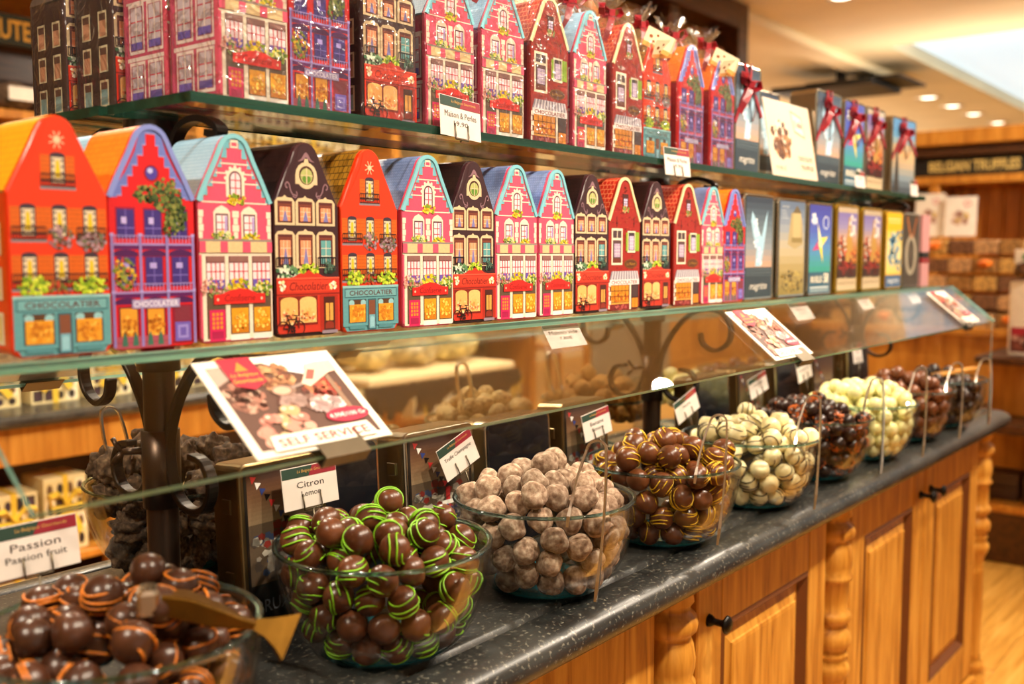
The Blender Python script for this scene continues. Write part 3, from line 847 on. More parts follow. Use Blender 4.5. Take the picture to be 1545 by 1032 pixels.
def design_orange():
    p = Print(); orr, shut = '#e0360c', '#d2600f'
    p.part('wall_print'); p.R(0.8, 60, 99.2, 160, orr); p.P([(0.8, 160), (99.2, 160), (80, 187), (66, 212), (60, 232), (50, 235.5), (40, 232), (34, 212), (20, 187)], orr)
    p.part('snowflake_ornament')
    for k in range(4):
        t = math.pi * k / 4 + .39; p.L(50 - 8 * math.cos(t), 213 - 9 * math.sin(t), 50 + 8 * math.cos(t), 213 + 9 * math.sin(t), 1.3, '#f0b890')
    p.E(50, 213, 3.4, 3.4, '#f0c8a0', 8)
    def win(u, v0, v1, tl=True):
        p.part('window'); p.R(u - 17, v0, u - 7.5, v1, shut); p.R(u + 7.5, v0, u + 17, v1, shut)
        for k in range(6): y = v0 + 2 + (v1 - v0 - 4) * k / 5; p.R(u - 16, y, u - 8.5, y + .6, '#b04a0c'); p.R(u + 8.5, y, u + 16, y + .6, '#b04a0c')
        p.arch(u - 7.5, v0 - 2, u + 7.5, v1 + 3, '#3c2c38', 3); p.R(u - 6, v0 - 1, u + 6, v1 - 2, '#dccaa8'); p.P([(u - 3, v0 + 4), (u + 3, v0 + 4), (u + 1.6, v1 - 5), (u - 1.6, v1 - 5)], '#d9b81c')
        for k in range(4): y = v0 + 3 + (v1 - v0 - 8) * k / 3; p.E(u - 4.4, y, 1.2, 1.6, '#5f4a58', 6); p.E(u + 4.4, y, 1.2, 1.6, '#5f4a58', 6)
    win(50, 172, 198)
    for u in (19, 50, 81): win(u, 120, 147)
    for u in (19, 50, 81): win(u, 74, 100)
    def rail(x0, x1, v, h=13):
        p.part('balcony_rail'); ir = '#3a140c'
        p.R(x0, v + h, x1, v + h + 1.2, ir); p.R(x0, v + 1, x1, v + 2.4, ir)
        n = max(4, int((x1 - x0) / 3))
        for k in range(n + 1): u = x0 + (x1 - x0) * k / n; p.R(u - .5, v + 1, u + .5, v + h, ir)
        for k in range(n): u = x0 + (x1 - x0) * (k + .5) / n; p.E(u, v + h * .55, 1.2, 1.4, ir, 6)
        p.R(x0 - 1, v - 1.6, x1 + 1, v + 1, '#8a7d84')
    rail(33, 67, 166); rail(3, 36, 114); rail(67, 97, 114); rail(2, 98, 66, 15)
    p.part('flower_box'); p.flowers(38, 106, 63, 130, FL_V, 60, 1.9)
    p.part('flower_box'); p.flowers(67, 104, 98, 124, FL_V, 80, 2)
    p.part('flower_box'); p.flowers(6, 60, 38, 80, FL_L, 80, 2.1)
    p.part('flower_box'); p.flowers(36, 62, 64, 76, ['#8a2c1c', '#5f6a28', '#c0482c'], 50, 1.9)
    p.part('flower_box'); p.flowers(62, 60, 96, 78, FL_L, 80, 2.1)
    teal, dk = '#5f9aa0', '#2f5f6a'
    p.part('shop_front'); p.R(1, 8, 99, 60, teal); p.P([(4, 8), (96, 8), (92, 1.5), (8, 1.5)], teal); p.R(0.8, 57.5, 99.2, 60.5, '#8fc0c0')
    p.part('shop_sign'); p.R(4, 45, 96, 57, dk); p.R(5.2, 46.2, 94.8, 55.8, '#6fa8ac'); p.T('CHOCOLATIER', 50, 51, 6.4, '#5a241c', 76, 0.01)
    for u0, u1 in ((11, 40), (62, 90)):
        p.part('shop_window'); p.R(u0 - 1, 12, u1 + 1, 43, dk); p.R(u0, 13, u1, 42, '#5a3a24'); p.R(u0 + 1, 13, u1 - 1, 36, '#e09a2a'); p.flowers(u0 + 2, 14, u1 - 2, 34, ['#f0b848', '#d98a1c', '#c9781c'], 44, 2.2); p.arch(u0, 36, u0 + 9, 42, '#8fc0c4', 3); p.arch(u1 - 9, 36, u1, 42, '#8fc0c4', 3)
    p.part('door'); p.R(43.5, 2, 58.5, 43, dk); p.R(45.5, 4, 56.5, 41, '#7d4a34'); p.R(46, 4, 56, 22, '#6fa8b8'); p.arch(47.5, 6, 54.5, 20, '#8fc0cc', 3)
    p.part('dado_panels'); p.R(12, 4, 39, 9, '#4f868e'); p.R(63, 4, 89, 9, '#4f868e')
    return p

def design_red():
    p = Print(); red, lil, pur = '#d2161c', '#8a78b8', '#3c2a78'
    p.part('wall_print'); p.R(0.8, 5, 99.2, 160, red)
    steps(p, [(152, 163, 42), (163, 173, 37), (173, 184, 30), (184, 195, 24), (195, 206, 18), (206, 217, 11.5), (217, 229, 5.5)], '#6a78c0', red, '#8f9ad4')
    p.part('round_window'); p.ring(50, 187, 7, 1.8, '#8a1418'); p.E(50, 187, 7, 7, '#4a3a9a', 16); p.E(48.5, 189.5, 3.4, 3, '#b8b8e8', 10)
    for u in (19, 50, 81):
        p.part('window'); p.R(u - 11, 117, u + 11, 150, '#8a1036'); p.R(u - 9.5, 118, u + 9.5, 148, pur); p.R(u - .6, 118, u + .6, 148, '#6a58a8'); p.R(u - 9.5, 128, u + 9.5, 129, '#7d6cc0'); p.R(u - 5, 133, u + 1, 140, '#b8a8e0')
    for u in (19, 50, 81):
        p.part('window'); p.R(u - 11, 66, u + 11, 102, '#7d0f40'); p.R(u - 9.5, 67, u + 9.5, 98, pur); p.R(u - .6, 67, u + .6, 98, '#6a58a8'); p.R(u - 9.5, 78, u + 9.5, 79, '#7d6cc0'); p.R(u - 5, 86, u + 3, 92, '#a898d8')
    for v in (108, 57):
        p.part('balcony'); p.R(2, v - 2, 98, v + 2.4, '#5a1458')
        p.R(1, v + 2.4, 99, v + 4.4, '#9a8ac8'); p.R(2, v + 12, 98, v + 13, '#9a8ac8')
        for k in range(24): u = 3 + 94 * k / 23; p.R(u - .35, v + 4, u + .35, v + 12, '#a494cc')
        for k in range(3): p.arch(4 + k * 32, v - 9, 32 + k * 32, v - 2, '#4a1250', 5)
    p.part('shop_window'); p.R(8, 12, 31, 46, '#6a1030'); p.R(10, 14, 29, 44, '#e0982c'); p.flowers(11, 14, 28, 36, ['#f0b848', '#c97a1c', '#b86a18'], 36, 2.1)
    p.part('shop_window'); p.R(39, 12, 62, 46, '#6a1030'); p.R(41, 14, 60, 44, '#e0982c'); p.flowers(42, 14, 59, 36, ['#f0b848', '#c97a1c', '#b86a18'], 36, 2.1)
    p.part('door'); p.R(70, 4, 95, 46, '#8a1430'); p.R(73, 28, 92, 44, '#7d2c3c'); p.R(73, 6, 92, 27, '#6a58b0'); p.R(76, 9, 89, 24, '#9484cc'); p.R(79, 12, 86, 21, '#6a58b0')
    p.part('brick_base'); p.R(4, 1.5, 66, 14, '#a84a5c'); p.R(4, 7, 66, 8, '#8a3a4c')
    p.part('shrubs')
    for u in (14, 26, 43, 55): p.P([(u - 3.4, 4), (u + 3.4, 4), (u + 2.4, 13), (u, 19), (u - 2.4, 13)], '#3c6a58')
    p.part('columns')
    for u in (3, 34.5, 65.5, 97): p.R(u - 1.6, 3, u + 1.6, 122, lil); p.R(u - 2.2, 60, u + 2.2, 63, '#a898d4'); p.R(u - 2.2, 120, u + 2.2, 123, '#a898d4')
    p.part('shop_sign'); p.R(23, 43.5, 79, 53, '#9c8cb8'); p.T('CHOCOLATIER', 51, 48.2, 6.4, '#e8e4f0', 52, 0.012)
    p.part('ivy'); iv = ['#4a5a2c', '#6a7a34', '#2f4420', '#8a8a44']
    p.flowers(28, 156, 58, 174, iv, 70, 2.2); p.flowers(50, 146, 84, 182, iv, 130, 2.4); p.flowers(66, 122, 90, 160, iv, 110, 2.3); p.flowers(62, 120, 70, 136, iv, 24, 2)
    p.part('flower_box'); p.flowers(4, 64, 28, 98, ['#d9b02c', '#6a7a34', '#b84a3c', '#8f9a3c'], 90, 2.1)
    return p

def design_brick():
    p = Print(); br = '#9c1f14'
    p.part('wall_print'); p.R(0.8, 6, 99.2, 160, br); p.P([(2, 160), (98, 160), (79, 186), (65, 210), (59, 229), (50, 232), (41, 229), (35, 210), (21, 186)], br)
    p.part('brick_courses'); rg = random.Random(11)
    for k in range(210):
        v = 8 + rg.random() * 215; hw = 46 if v < 158 else max(4, 46 - (v - 158) * 0.66); u = 50 + rg.uniform(-1, 1) * (hw - 4)
        p._add([(u - 3, v), (u + 3, v), (u + 3, v + 1.5), (u - 3, v + 1.5)], [(0, 1, 2, 3)], ['#6f140e', '#b83420', '#84180f', '#a83a1c'][k % 4], 3)
    p.part('attic_window'); p.R(43, 184, 60, 208, '#4a1c18'); win_grid(p, 46, 186, 57, 200, '#cfc0dc', '#5a3a58', 2, 3, .9)
    p.part('flower_box'); p.flowers(40, 176, 63, 187, ['#e8703c', '#d9a878', '#7a8a3c'], 44, 2)
    for u in (25, 79): p.part('wall_anchor'); p.R(u - .6, 150, u + .6, 168, '#1c0c0a'); p.R(u - 2.5, 156, u + 2.5, 157, '#1c0c0a')
    p.part('wall_anchor'); p.R(50, 120, 51.2, 136, '#1c0c0a')
    p.part('window'); p.R(9, 82, 43, 147, '#eadcc0'); p.R(13, 130, 39, 143, '#4a3438'); p.R(25.2, 130, 27, 143, '#eadcc0'); p.R(13, 86, 39, 126, '#5a3a3c'); win_grid(p, 17, 96, 36, 120, '#b09ab8', '#e0d0d0', 3, 4, .9); p.R(13, 86, 39, 94, '#6a2c1c')
    p.part('window'); p.R(59, 104, 84, 143, '#eadcc0'); p.R(62, 108, 81, 140, '#3c2a34'); win_grid(p, 64, 109, 79, 134, '#c0a8cc', '#e8dce0', 3, 4, .9)
    p.part('shutter'); p.R(54, 107, 60, 140, '#8fb02c'); p.R(56.5, 107, 57, 140, '#6a8a1c')
    p.part('shutter'); p.R(83, 107, 96, 141, '#8fb02c'); p.R(87, 107, 87.6, 141, '#6a8a1c'); p.R(91.5, 107, 92, 141, '#6a8a1c')
    p.part('oval_sign'); p.E(70, 84, 21, 8.5, '#7a4a14', 20); p.E(70, 84, 18.5, 6.8, '#5a2c10', 20); p.T('La Maison', 70, 84, 5, '#b8842c', 28, 0, 0.2)
    p.part('shop_window'); p.R(6, 14, 66, 50, '#4a2414'); p.R(8, 16, 64, 46, '#d98a20'); p.flowers(9, 17, 63, 32, ['#f0b040', '#e8801c', '#c95a14'], 60, 2.4)
    for k in range(1, 5): u = 8 + 56 * k / 5; p.R(u - .4, 16, u + .4, 46, '#4a2414')
    for v in (26, 36): p.R(8, v - .4, 64, v + .4, '#4a2414')
    p.R(5, 12, 67, 15, '#d99a3c')
    p.part('door'); p.R(72, 3, 96, 48, '#3c1c14'); p.R(75, 24, 93, 45, '#4a3434'); p.R(74, 5, 94, 22, '#d9841c'); p.R(83.5, 5, 84.5, 22, '#a85a10')
    p.part('quoins'); p.R(66.5, 2, 71.5, 49, '#eadcc4')
    for k in range(6): p.R(1, 4 + k * 8, 5 + (k % 2) * 3, 11 + k * 8, '#eadcc8')
    p.part('brick_base'); p.R(9, 1.5, 65, 12, '#7d1f20')
    p.flowers(14, 2, 60, 11, ['#a83a3c', '#5f1418', '#b85a54'], 24, 2.4)
    p.part('awning'); p.P([(4, 56), (97, 56), (92, 71), (10, 71)], '#cfc8cc')
    for k in range(11): a = k / 11; b = (k + .5) / 11; p.P([(4 + 93 * a, 56), (4 + 93 * b, 56), (10 + 82 * b, 71), (10 + 82 * a, 71)], '#8f8692')
    p.part('shop_sign'); p.R(4, 46.5, 97, 56, '#efe6e0'); p.T('CHOCOLATIER', 50.5, 51, 6.6, '#8a1420', 82, 0.012)
    return p

def side_design(kind):
    p = Print()
    for j, (v0, v1) in enumerate(((12, 44), (56, 88), (100, 132)) if kind != 'pink' else ((14, 58), (76, 130))):
        for i, u0 in enumerate((16, 58)):
            p.part('side_window')
            if kind == 'pink':
                p.R(u0 - 5, v0 - 4, u0 + 31, v1 + 4, '#eadcd4'); p.R(u0 - 2, v0, u0 + 28, v1, '#a83a58'); win_grid(p, u0, v0 + 1, u0 + 26, v1 - 1, '#c8bcc4', '#cf1f4c', 2, 3, 1.4); p.R(u0 + 12, v0, u0 + 15, v1, '#eadcd4'); p.R(u0, v0 + 1, u0 + 26, v0 + 10, '#6a5ab0')
            elif kind == 'dark':
                p.R(u0 + 1, v0, u0 + 23, v1 + 2, '#cfc4a0'); p.R(u0 + 4, v0 + 2, u0 + 20, v1 - 1, '#7fa0a0' if j == 0 else '#c08a6a'); p.R(u0 + 4, v1 - 10, u0 + 20, v1 - 1, '#5a3a30')
            elif kind == 'orange':
                p.R(u0 - 2, v0, u0 + 26, v1, '#d2600f'); p.R(u0 + 4, v0, u0 + 20, v1, '#dccaa8'); p.R(u0 + 10, v0 + 4, u0 + 14, v1 - 4, '#d9b81c')
            elif kind == 'red':
                p.R(u0 - 1, v0, u0 + 25, v1, '#8a1036'); p.R(u0 + 2, v0 + 1, u0 + 22, v1 - 1, '#3c2a78')
            else:
                p.R(u0, v0, u0 + 24, v1, '#eadcc0'); p.R(u0 + 3, v0 + 3, u0 + 21, v1 - 3, '#5a3a4c')
    if kind == 'pink':
        p.part('stone_bands'); p.R(2, 63, 98, 68, '#eadcd4'); p.R(2, 134, 98, 137, '#eadcd4')
    return p

DESIGNS = dict(pink=design_pink, dark=design_dark, orange=design_orange, red=design_red, brick=design_brick)
BODY = dict(pink='#c2486a', dark='#2c1518', orange='#dc4a14', red='#a01424', brick='#7d1a14')
bm = {k: plain('tin_side_' + k, c, 0.3, 0.0, 0.5, 0.05, 40, 0, 0.25) for k, c in BODY.items()}
fm = {k: plain('tin_front_' + k, c, 0.3, 0.0, 0.5, 0.04, 40, 0, 0.25) for k, c in dict(pink='#d9506c', dark='#3a1c20', orange='#e0360c', red='#d2161c', brick='#9c1f14').items()}
ROOFS = dict(pale_blue=roof_mat('pale_blue_tile_print', '#a6d3ee', '#9ccbe8', '#7fb4d8', 150), slate=roof_mat('slate_blue_tile_print', '#7f94c4', '#6f86ba', '#59709f', 150),
             brown=roof_mat('dark_brown_tile_print', '#24130f', '#2c1814', '#150a08', 90), gold=roof_mat('golden_brown_tile_print', '#a87820', '#96691a', '#4f3410', 70, 0.5),
             yellow=roof_mat('yellow_tile_print', '#f2b416', '#eeaa10', '#d8920e', 90), orange=roof_mat('orange_tile_print', '#f08a1c', '#ea7c18', '#d96a14', 100),
             tile=roof_mat('red_tile_print', '#c83420', '#b42a1a', '#e88a5c', 75))
RIMS = dict(pink=plain('teal_gable_rim', '#7fc0cc', 0.25), red=plain('violet_gable_rim', '#7f8ccc', 0.25), brick=plain('cream_gable_rim', '#ecd2a0', 0.3), dark=None, orange=None)
PRINTS, SIDES, TINS = {}, {}, {}
for k, f in DESIGNS.items():
    PRINTS[k] = f().meshes(U, V, M['print'], front_map(-TW / 2, 0))
    SIDES[k] = side_design(k).meshes(TD / 100, V, M['print'], lambda u, v, h: (-TW / 2 + 0.0016 - h, TD - u, v))
def tin_set(kind, roof):
    if (kind, roof) not in TINS:
        TINS[(kind, roof)] = tin_meshes(kind, bm[kind], fm[kind], ROOFS[roof], RIMS[kind])
    return TINS[(kind, roof)]

# cellophane bag with a gathered, frilled top
def bag_mesh(seed):
    rg = random.Random(seed)
    m = MB()
    hw, n = TW / 2 + 0.0022, 28
    rings = []
    def ring(z, sx, y0, y1, jit, rnd):
        pts = []
        cy = (y0 + y1) / 2; hy = (y1 - y0) / 2
        for i in range(n):
            t = 2 * math.pi * i / n
            c, s = math.cos(t), math.sin(t)
            e = rnd
            x = sx * math.copysign(abs(c) ** e, c); y = cy + hy * math.copysign(abs(s) ** e, s)
            j = 1 + rg.uniform(-jit, jit)
            pts.append((x * j, cy + (y - cy) * j, z + rg.uniform(-jit, jit) * 0.02))
        return pts
    for z in (0.0012, 0.03, 0.06, 0.09, 0.115): rings.append(ring(z, hw, -0.0036, TD + 0.0036, 0.004, 0.22))
    rings.append(ring(0.137, hw, -0.0036, TD + 0.0036, 0.008, 0.24))
    rings.append(ring(0.160, hw * 0.80, -0.0036, TD + 0.0036, 0.01, 0.3))
    rings.append(ring(0.182, hw * 0.60, -0.0032, TD + 0.003, 0.015, 0.34))
    rings.append(ring(0.199, hw * 0.46, -0.002, TD, 0.03, 0.5))
    rings.append(ring(0.207, hw * 0.30, 0.014, TD - 0.014, 0.06, 0.8))
    rings.append(ring(0.215, 0.007, TD / 2 - 0.008, TD / 2 + 0.008, 0.1, 1))
    rings.append(ring(0.219, 0.007, TD / 2 - 0.008, TD / 2 + 0.008, 0.1, 1))
    rings.append(ring(0.232, 0.019, TD / 2 - 0.016, TD / 2 + 0.016, 0.22, 1))
    rings.append(ring(0.247, 0.030, TD / 2 - 0.024, TD / 2 + 0.024, 0.3, 1))
    m.loft(rings, cap=False, smooth=True)
    return m.mesh('cellophane_bag', M['cello'])
BAGS = [bag_mesh(s) for s in (1, 2, 3)]
def bow_mesh(seed):
    rg = random.Random(seed); m = MB()
    for s in (1, -1):
        L = rg.uniform(0.02, 0.026)
        m.tube([(s * a * L, -0.004 + 0.006 * math.sin(a * 3), b) for a, b in ((0, 0), (.5, .009), (1, .012), (1.1, .004), (.8, -.004), (.3, -.002), (0, 0))], 1.0, flat=(0.0055, 0.0004), up=(0, 1, 0.2))
        m.tube([(0, -0.004, 0), (s * 0.008, -0.009, -0.012), (s * (0.014 + rg.random() * .008), -0.012, -0.03), (s * (0.016 + rg.random() * .01), -0.010, -0.046)], 1.0, flat=(0.0052, 0.0004), up=(1, 0.5 * s, 0))
    m.tube([(-0.006, -0.003, 0), (0, -0.008, 0), (0.006, -0.003, 0)], 1.0, flat=(0.005, 0.003), up=(0, 0, 1))
    ring = [(0.0085 * math.cos(t), 0.0095 * math.sin(t) + 0.006, 0) for t in [i * math.pi / 6 for i in range(12)]]
    m.tube(ring, 1.0, flat=(0.003, 0.0005), up=(0, 0, 1), closed=True)
    return m.mesh('ribbon_bow', M['ribbon'])
BOWS = [bow_mesh(s) for s in (4, 5, 6)]
def gift_tag_mesh():
    p = Print(); p.part('gift_tag'); p.R(0, 0, 100, 60, '#f0dcb4'); p.R(0, 0, 100, 14, '#e8a050')
    for u, v, r in ((20, 34, 7), (42, 44, 5), (60, 30, 8), (80, 42, 6), (34, 22, 5), (74, 22, 4)): p.E(u, v, r, r * .8, '#8a4a1c', 9)
    front = p.meshes(0.0005, 0.0005, M['paper'], lambda u, v, h: (u - 0.025, -h, v - 0.03))[0][1]
    return front
TAG_ME = gift_tag_mesh()

def house_tin(kind, roof, x, y, z, label, group, rz=0.0, bag=None, side=True, bow=True, flip=False):
    t = thing('house_tin', label, 'tin', (x, y, z), rz + (math.pi if flip else 0), group)
    s = tin_set(kind, roof)
    put('body', s['body'], t); put('front_panel', s['front'], t); put('roof', s['roof'], t)
    if s['rim']: put('gable_rim', s['rim'], t)
    for pn, me in PRINTS[kind]: put(pn, me, t)
    if side:
        for pn, me in SIDES[kind]: put(pn, me, t)
    if bag is not None:
        put('cellophane_bag', BAGS[bag % 3], t)
        if bow: put('ribbon_bow', BOWS[bag % 3], t, (0, TD / 2 - 0.006, 0.217), (0, 0, 0.3 * (bag % 3 - 1)))
    return t

ORD = ['first', 'second', 'third', 'fourth', 'fifth', 'sixth', 'seventh', 'eighth', 'ninth', 'tenth', 'eleventh', 'twelfth', 'thirteenth', 'fourteenth', 'fifteenth']
DESC = dict(pink='pink stepped-gable house tin', dark='dark brown house tin with red shopfront', orange='orange house tin with teal shopfront', red='red house tin with violet balconies and ivy', brick='brick-red house tin with striped awning')
mid_edges = [0.362, 0.448, 0.532, 0.622, 0.702, 0.795, 0.884, 0.960, 1.047, 1.138, 1.216, 1.313, 1.398, 1.499, 1.575, 1.657]
mid_kinds = [('orange', 'yellow', 'orange house tin with yellow roof, leftmost and nearest of the middle shelf'),
             ('red', 'orange', 'red house tin with orange roof and ivy, second from left on the middle shelf'),
             ('pink', 'pale_blue', 'pink house tin with pale sky-blue roof, third from left on the middle shelf'),
             ('dark', 'brown', 'dark brown house tin, fourth from left, right of the pale-blue roofed tin'),
             ('orange', 'gold', 'orange house tin with golden brown roof, fifth from left on the middle shelf'),
             ('pink', 'slate', 'pink house tin with slate blue roof, right beside the golden roofed orange tin'),
             ('dark', 'brown', 'dark brown house tin between two pink tins on the middle shelf'),
             ('pink', 'slate', 'pink house tin, left one of the adjoining pair on the middle shelf'),
             ('pink', 'slate', 'pink house tin, right one of the adjoining pair on the middle shelf'),
             ('dark', 'brown', 'dark brown house tin between a pink and a brick-red tin'),
             ('brick', 'tile', 'brick-red house tin with crisp striped awning, nearer of two on the middle shelf'),
             ('dark', 'brown', 'dark brown house tin between the two brick-red tins'),
             ('brick', 'tile', 'brick-red house tin with striped awning, farther of two on the middle shelf'),
             ('pink', 'slate', 'narrow-looking pink house tin, farthest pink one on the middle shelf'),
             ('red', 'orange', 'red house tin beside the grey-blue rectangular tin on the middle shelf')]
for i, (k, r, lab) in enumerate(mid_kinds):
    xc = (mid_edges[i] + mid_edges[i + 1]) / 2
    house_tin(k, r, xc, 0.808 + 0.004 * random.random(), MID + 0.0003, lab, 'house tins on the middle shelf', random.uniform(-0.03, 0.03), side=i in (0, 1, 2, 3, 10, 12))
house_tin('pink', 'pale_blue', 0.50, 0.985, MID + 0.0003, 'pink house tin facing the far side, behind the leftmost orange tin', 'house tins on the middle shelf', 0.0, side=False, flip=True)

up_tins = [  # kind, roof, x left edge, y, label
    ('pink', 'slate', 0.581, 0.836, 'wrapped pink house tin at the left corner of the upper shelf'),
    ('red', 'orange', 0.667, 0.838, 'wrapped red and violet house tin at the upper left, beside the corner pink tin'),
    ('dark', 'brown', 0.767, 0.836, 'wrapped dark brown house tin with red shopfront on the upper shelf'),
    ('pink', 'pale_blue', 0.868, 0.836, 'wrapped pink house tin behind the nearer price tag on the upper shelf'),
    ('pink', 'pale_blue', 0.968, 0.836, 'wrapped pink house tin left of the nearer brick-red wrapped tin'),
    ('brick', 'tile', 1.068, 0.836, 'wrapped brick-red house tin between two pink tins on the upper shelf'),
    ('pink', 'pale_blue', 1.165, 0.836, 'wrapped pink house tin between two brick-red tins on the upper shelf'),
    ('brick', 'tile', 1.266, 0.836, 'wrapped brick-red house tin beside the wrapped orange tin'),
    ('orange', 'gold', 1.362, 0.842, 'wrapped orange house tin with a spotted gift tag on the upper shelf'),
    ('red', 'orange', 1.466, 0.838, 'wrapped red house tin right of the farther price tag on the upper shelf'),
    ('red', 'orange', 1.578, 0.838, 'wrapped red house tin beside the grey-blue tin on the upper shelf'),
]
for i, (k, r, x0, y, lab) in enumerate(up_tins):
    t = house_tin(k, r, x0 + TW / 2, y, UP + 0.0003, lab, 'wrapped house tins on the upper shelf', random.uniform(-0.03, 0.03), bag=i)
    if i in (8, 10):
        put('gift_tag', TAG_ME, t, (-0.004, -0.010, 0.200), (0.15, 0.35, -0.5))
        put('gift_tag', TAG_ME, t, (0.0, -0.016, 0.188), (0.5, -0.15, -0.15))
house_tin('pink', 'slate', 0.581 + TW / 2, 0.924, UP + 0.0003, 'wrapped pink house tin showing its windowed side, behind the corner tin', 'wrapped house tins on the upper shelf', 0, bag=1)
house_tin('dark', 'brown', 0.573 + TW / 2, 1.012, UP + 0.0003, 'wrapped dark brown house tin showing its side, next to the pink ones', 'wrapped house tins on the upper shelf', 0, bag=2)
house_tin('dark', 'brown', 0.566 + TW / 2, 1.100, UP + 0.0003, 'wrapped dark brown house tin showing its side, leftmost on the upper shelf', 'wrapped house tins on the upper shelf', 0, bag=0)

# ------------------------------------------------------------------ flat rectangular tins
def rr_pts(w, h, r, n=5, o=0.0):
    hw = w / 2 - o; pts = []
    for cx, cz, a in ((hw - r, o + r, 270), (hw - r, h - o - r, 0), (-hw + r, h - o - r, 90), (-hw + r, o + r, 180)):
        for k in range(n + 1):
            t = math.radians(a + 90 * k / n); pts.append((cx + r * math.cos(t), cz + r * math.sin(t)))
    return pts
def flat_tin(label, x, y, z, w, h, d, design, metal='tinmetal', rz=0.0, group=None, tilt=0.0, side='tinmetal', ribbon=0):
    t = thing('flat_tin', label, 'tin', (x, y, z), rz, group)
    t.rotation_euler = (tilt, 0, rz)
    A, B = rr_pts(w, h, 0.010), rr_pts(w, h, 0.009, 5, 0.0015)
    m = MB(); m.loft([[(a, yy, b) for a, b in o] for o, yy in ((B, d), (A, d - 0.002), (A, d * 0.45))], cap=True, smooth=False); put('body', m.mesh('body', M[side]), t)
    m = MB(); m.loft([[(a, yy, b) for a, b in o] for o, yy in ((rr_pts(w + .0016, h + .0008, .0105), d * 0.45), (rr_pts(w + .0016, h + .0008, .0105), 0.003), (A, 0.0008), (B, 0.0), (rr_pts(w, h, 0.007, 5, 0.0045), 0.001), (rr_pts(w, h, 0.007, 5, 0.0046), 0.001))], cap=True, smooth=False); put('lid', m.mesh('lid', M[metal]), t)
    if design:
        for pn, me in design.meshes(w / 100, h / 200, M['print'], front_map(-w / 2, 0, 0.0008)): put(pn, me, t)
    for s in (0.3, 0.72):
        m = MB(); m.cbox(-w / 2 - 0.003, -w / 2 + 0.0005, d * 0.3, d * 0.6, h * s, h * s + 0.016, 0.0005); put('hinge', m.mesh('hinge', M[metal]), t)
    if ribbon:
        m = MB()
        for a, b in ((rr_pts(w, h, 0.01, 2, -0.0012), None),):
            pass
        k = 0.30 * ribbon
        m.tube([(-w / 2 - .001, -0.0015, h * .45), (-w / 4, -0.0022, h * .68), (0.004, -0.0024, h * .9), (0.012, -0.001, h + .001), (0.014, d + .001, h + .001)], 1.0, flat=(0.0045, 0.0005), up=(1, 0, -1))
        m.tube([(w / 2 + .001, -0.0015, h * .55), (w / 4, -0.0026, h * .72), (-0.004, -0.003, h * .86), (-0.02, -0.0015, h + .001)], 1.0, flat=(0.0045, 0.0005), up=(1, 0, 1))
        put('ribbon', m.mesh('ribbon', M['ribbon']), t)
        put('ribbon_bow', BOWS[ribbon % 3], t, (-0.004, -0.002, h * .82), (0.2, 0.15 * ribbon, 0), 1.25)
    return t
def grad(p, u0, v0, u1, v1, cols, n=12):
    for i in range(n):
        a = i / (n - 1) * (len(cols) - 1); k = min(int(a), len(cols) - 2); f = a - k
        c0 = [int(cols[k][j:j + 2], 16) / 255 for j in (1, 3, 5)]; c1 = [int(cols[k + 1][j:j + 2], 16) / 255 for j in (1, 3, 5)]
        p.R(u0, v0 + (v1 - v0) * i / n, u1, v0 + (v1 - v0) * (i + 1) / n, tuple(x * (1 - f) + y * f for x, y in zip(c0, c1)))
def d_seasky():      # grey-blue night sky over a dark sea, one pale plume
    p = Print(); p.part('lid_print'); p.R(6, 5, 94, 195, '#2c3a44'); grad(p, 6, 62, 94, 195, ['#c09a80', '#8f949a', '#6f7f88', '#4f5f6c', '#2c3848'])
    p.R(6, 44, 94, 62, '#2f3d46')
    for k in range(5): p.L(8, 47 + 3 * k, 92, 46 + 3 * k + (k % 2) * 2, .8, '#5f7078')
    p.part('plume_print'); p.P([(38, 64), (58, 64), (66, 100), (74, 140), (78, 172), (68, 150), (58, 120), (52, 126), (40, 150), (26, 168), (22, 150), (30, 122), (42, 98)], '#a8cfe4')
    p.flowers(30, 100, 50, 160, ['#e4eef4', '#cfe2ee'], 12, 4); p.flowers(44, 66, 60, 100, ['#e4eef4', '#cfe2ee'], 8, 3.5)
    p.part('lettering'); p.T('magritte', 50, 24, 17, '#e8e0d0', 58, 0, 0.35)
    return p
def d_rock():
    p = Print(); p.part('lid_print'); grad(p, 6, 5, 94, 195, ['#8f7a3c', '#a8925a', '#c0b090', '#8f98a4', '#5f7088'])
    p.part('tan_blocks'); p.P([(34, 108), (60, 98), (88, 108), (86, 150), (78, 176), (46, 172), (40, 140)], '#b09a6a'); p.R(52, 120, 80, 172, '#c2ac78'); p.P([(50, 172), (66, 188), (82, 172)], '#6a5a3c')
    p.R(48, 112, 86, 122, '#8f7a44'); p.flowers(12, 10, 88, 56, ['#5f4a24', '#c0a858', '#3c3420', '#a88a3c'], 80, 3)
    p.part('lettering'); p.T('CHOCOLAT', 26, 184, 5, '#d8d4c8', 26)
    for k in range(4): p.R(12, 160 + 5 * k, 36 - 3 * k, 161.4 + 5 * k, '#b8bcc0')
    return p
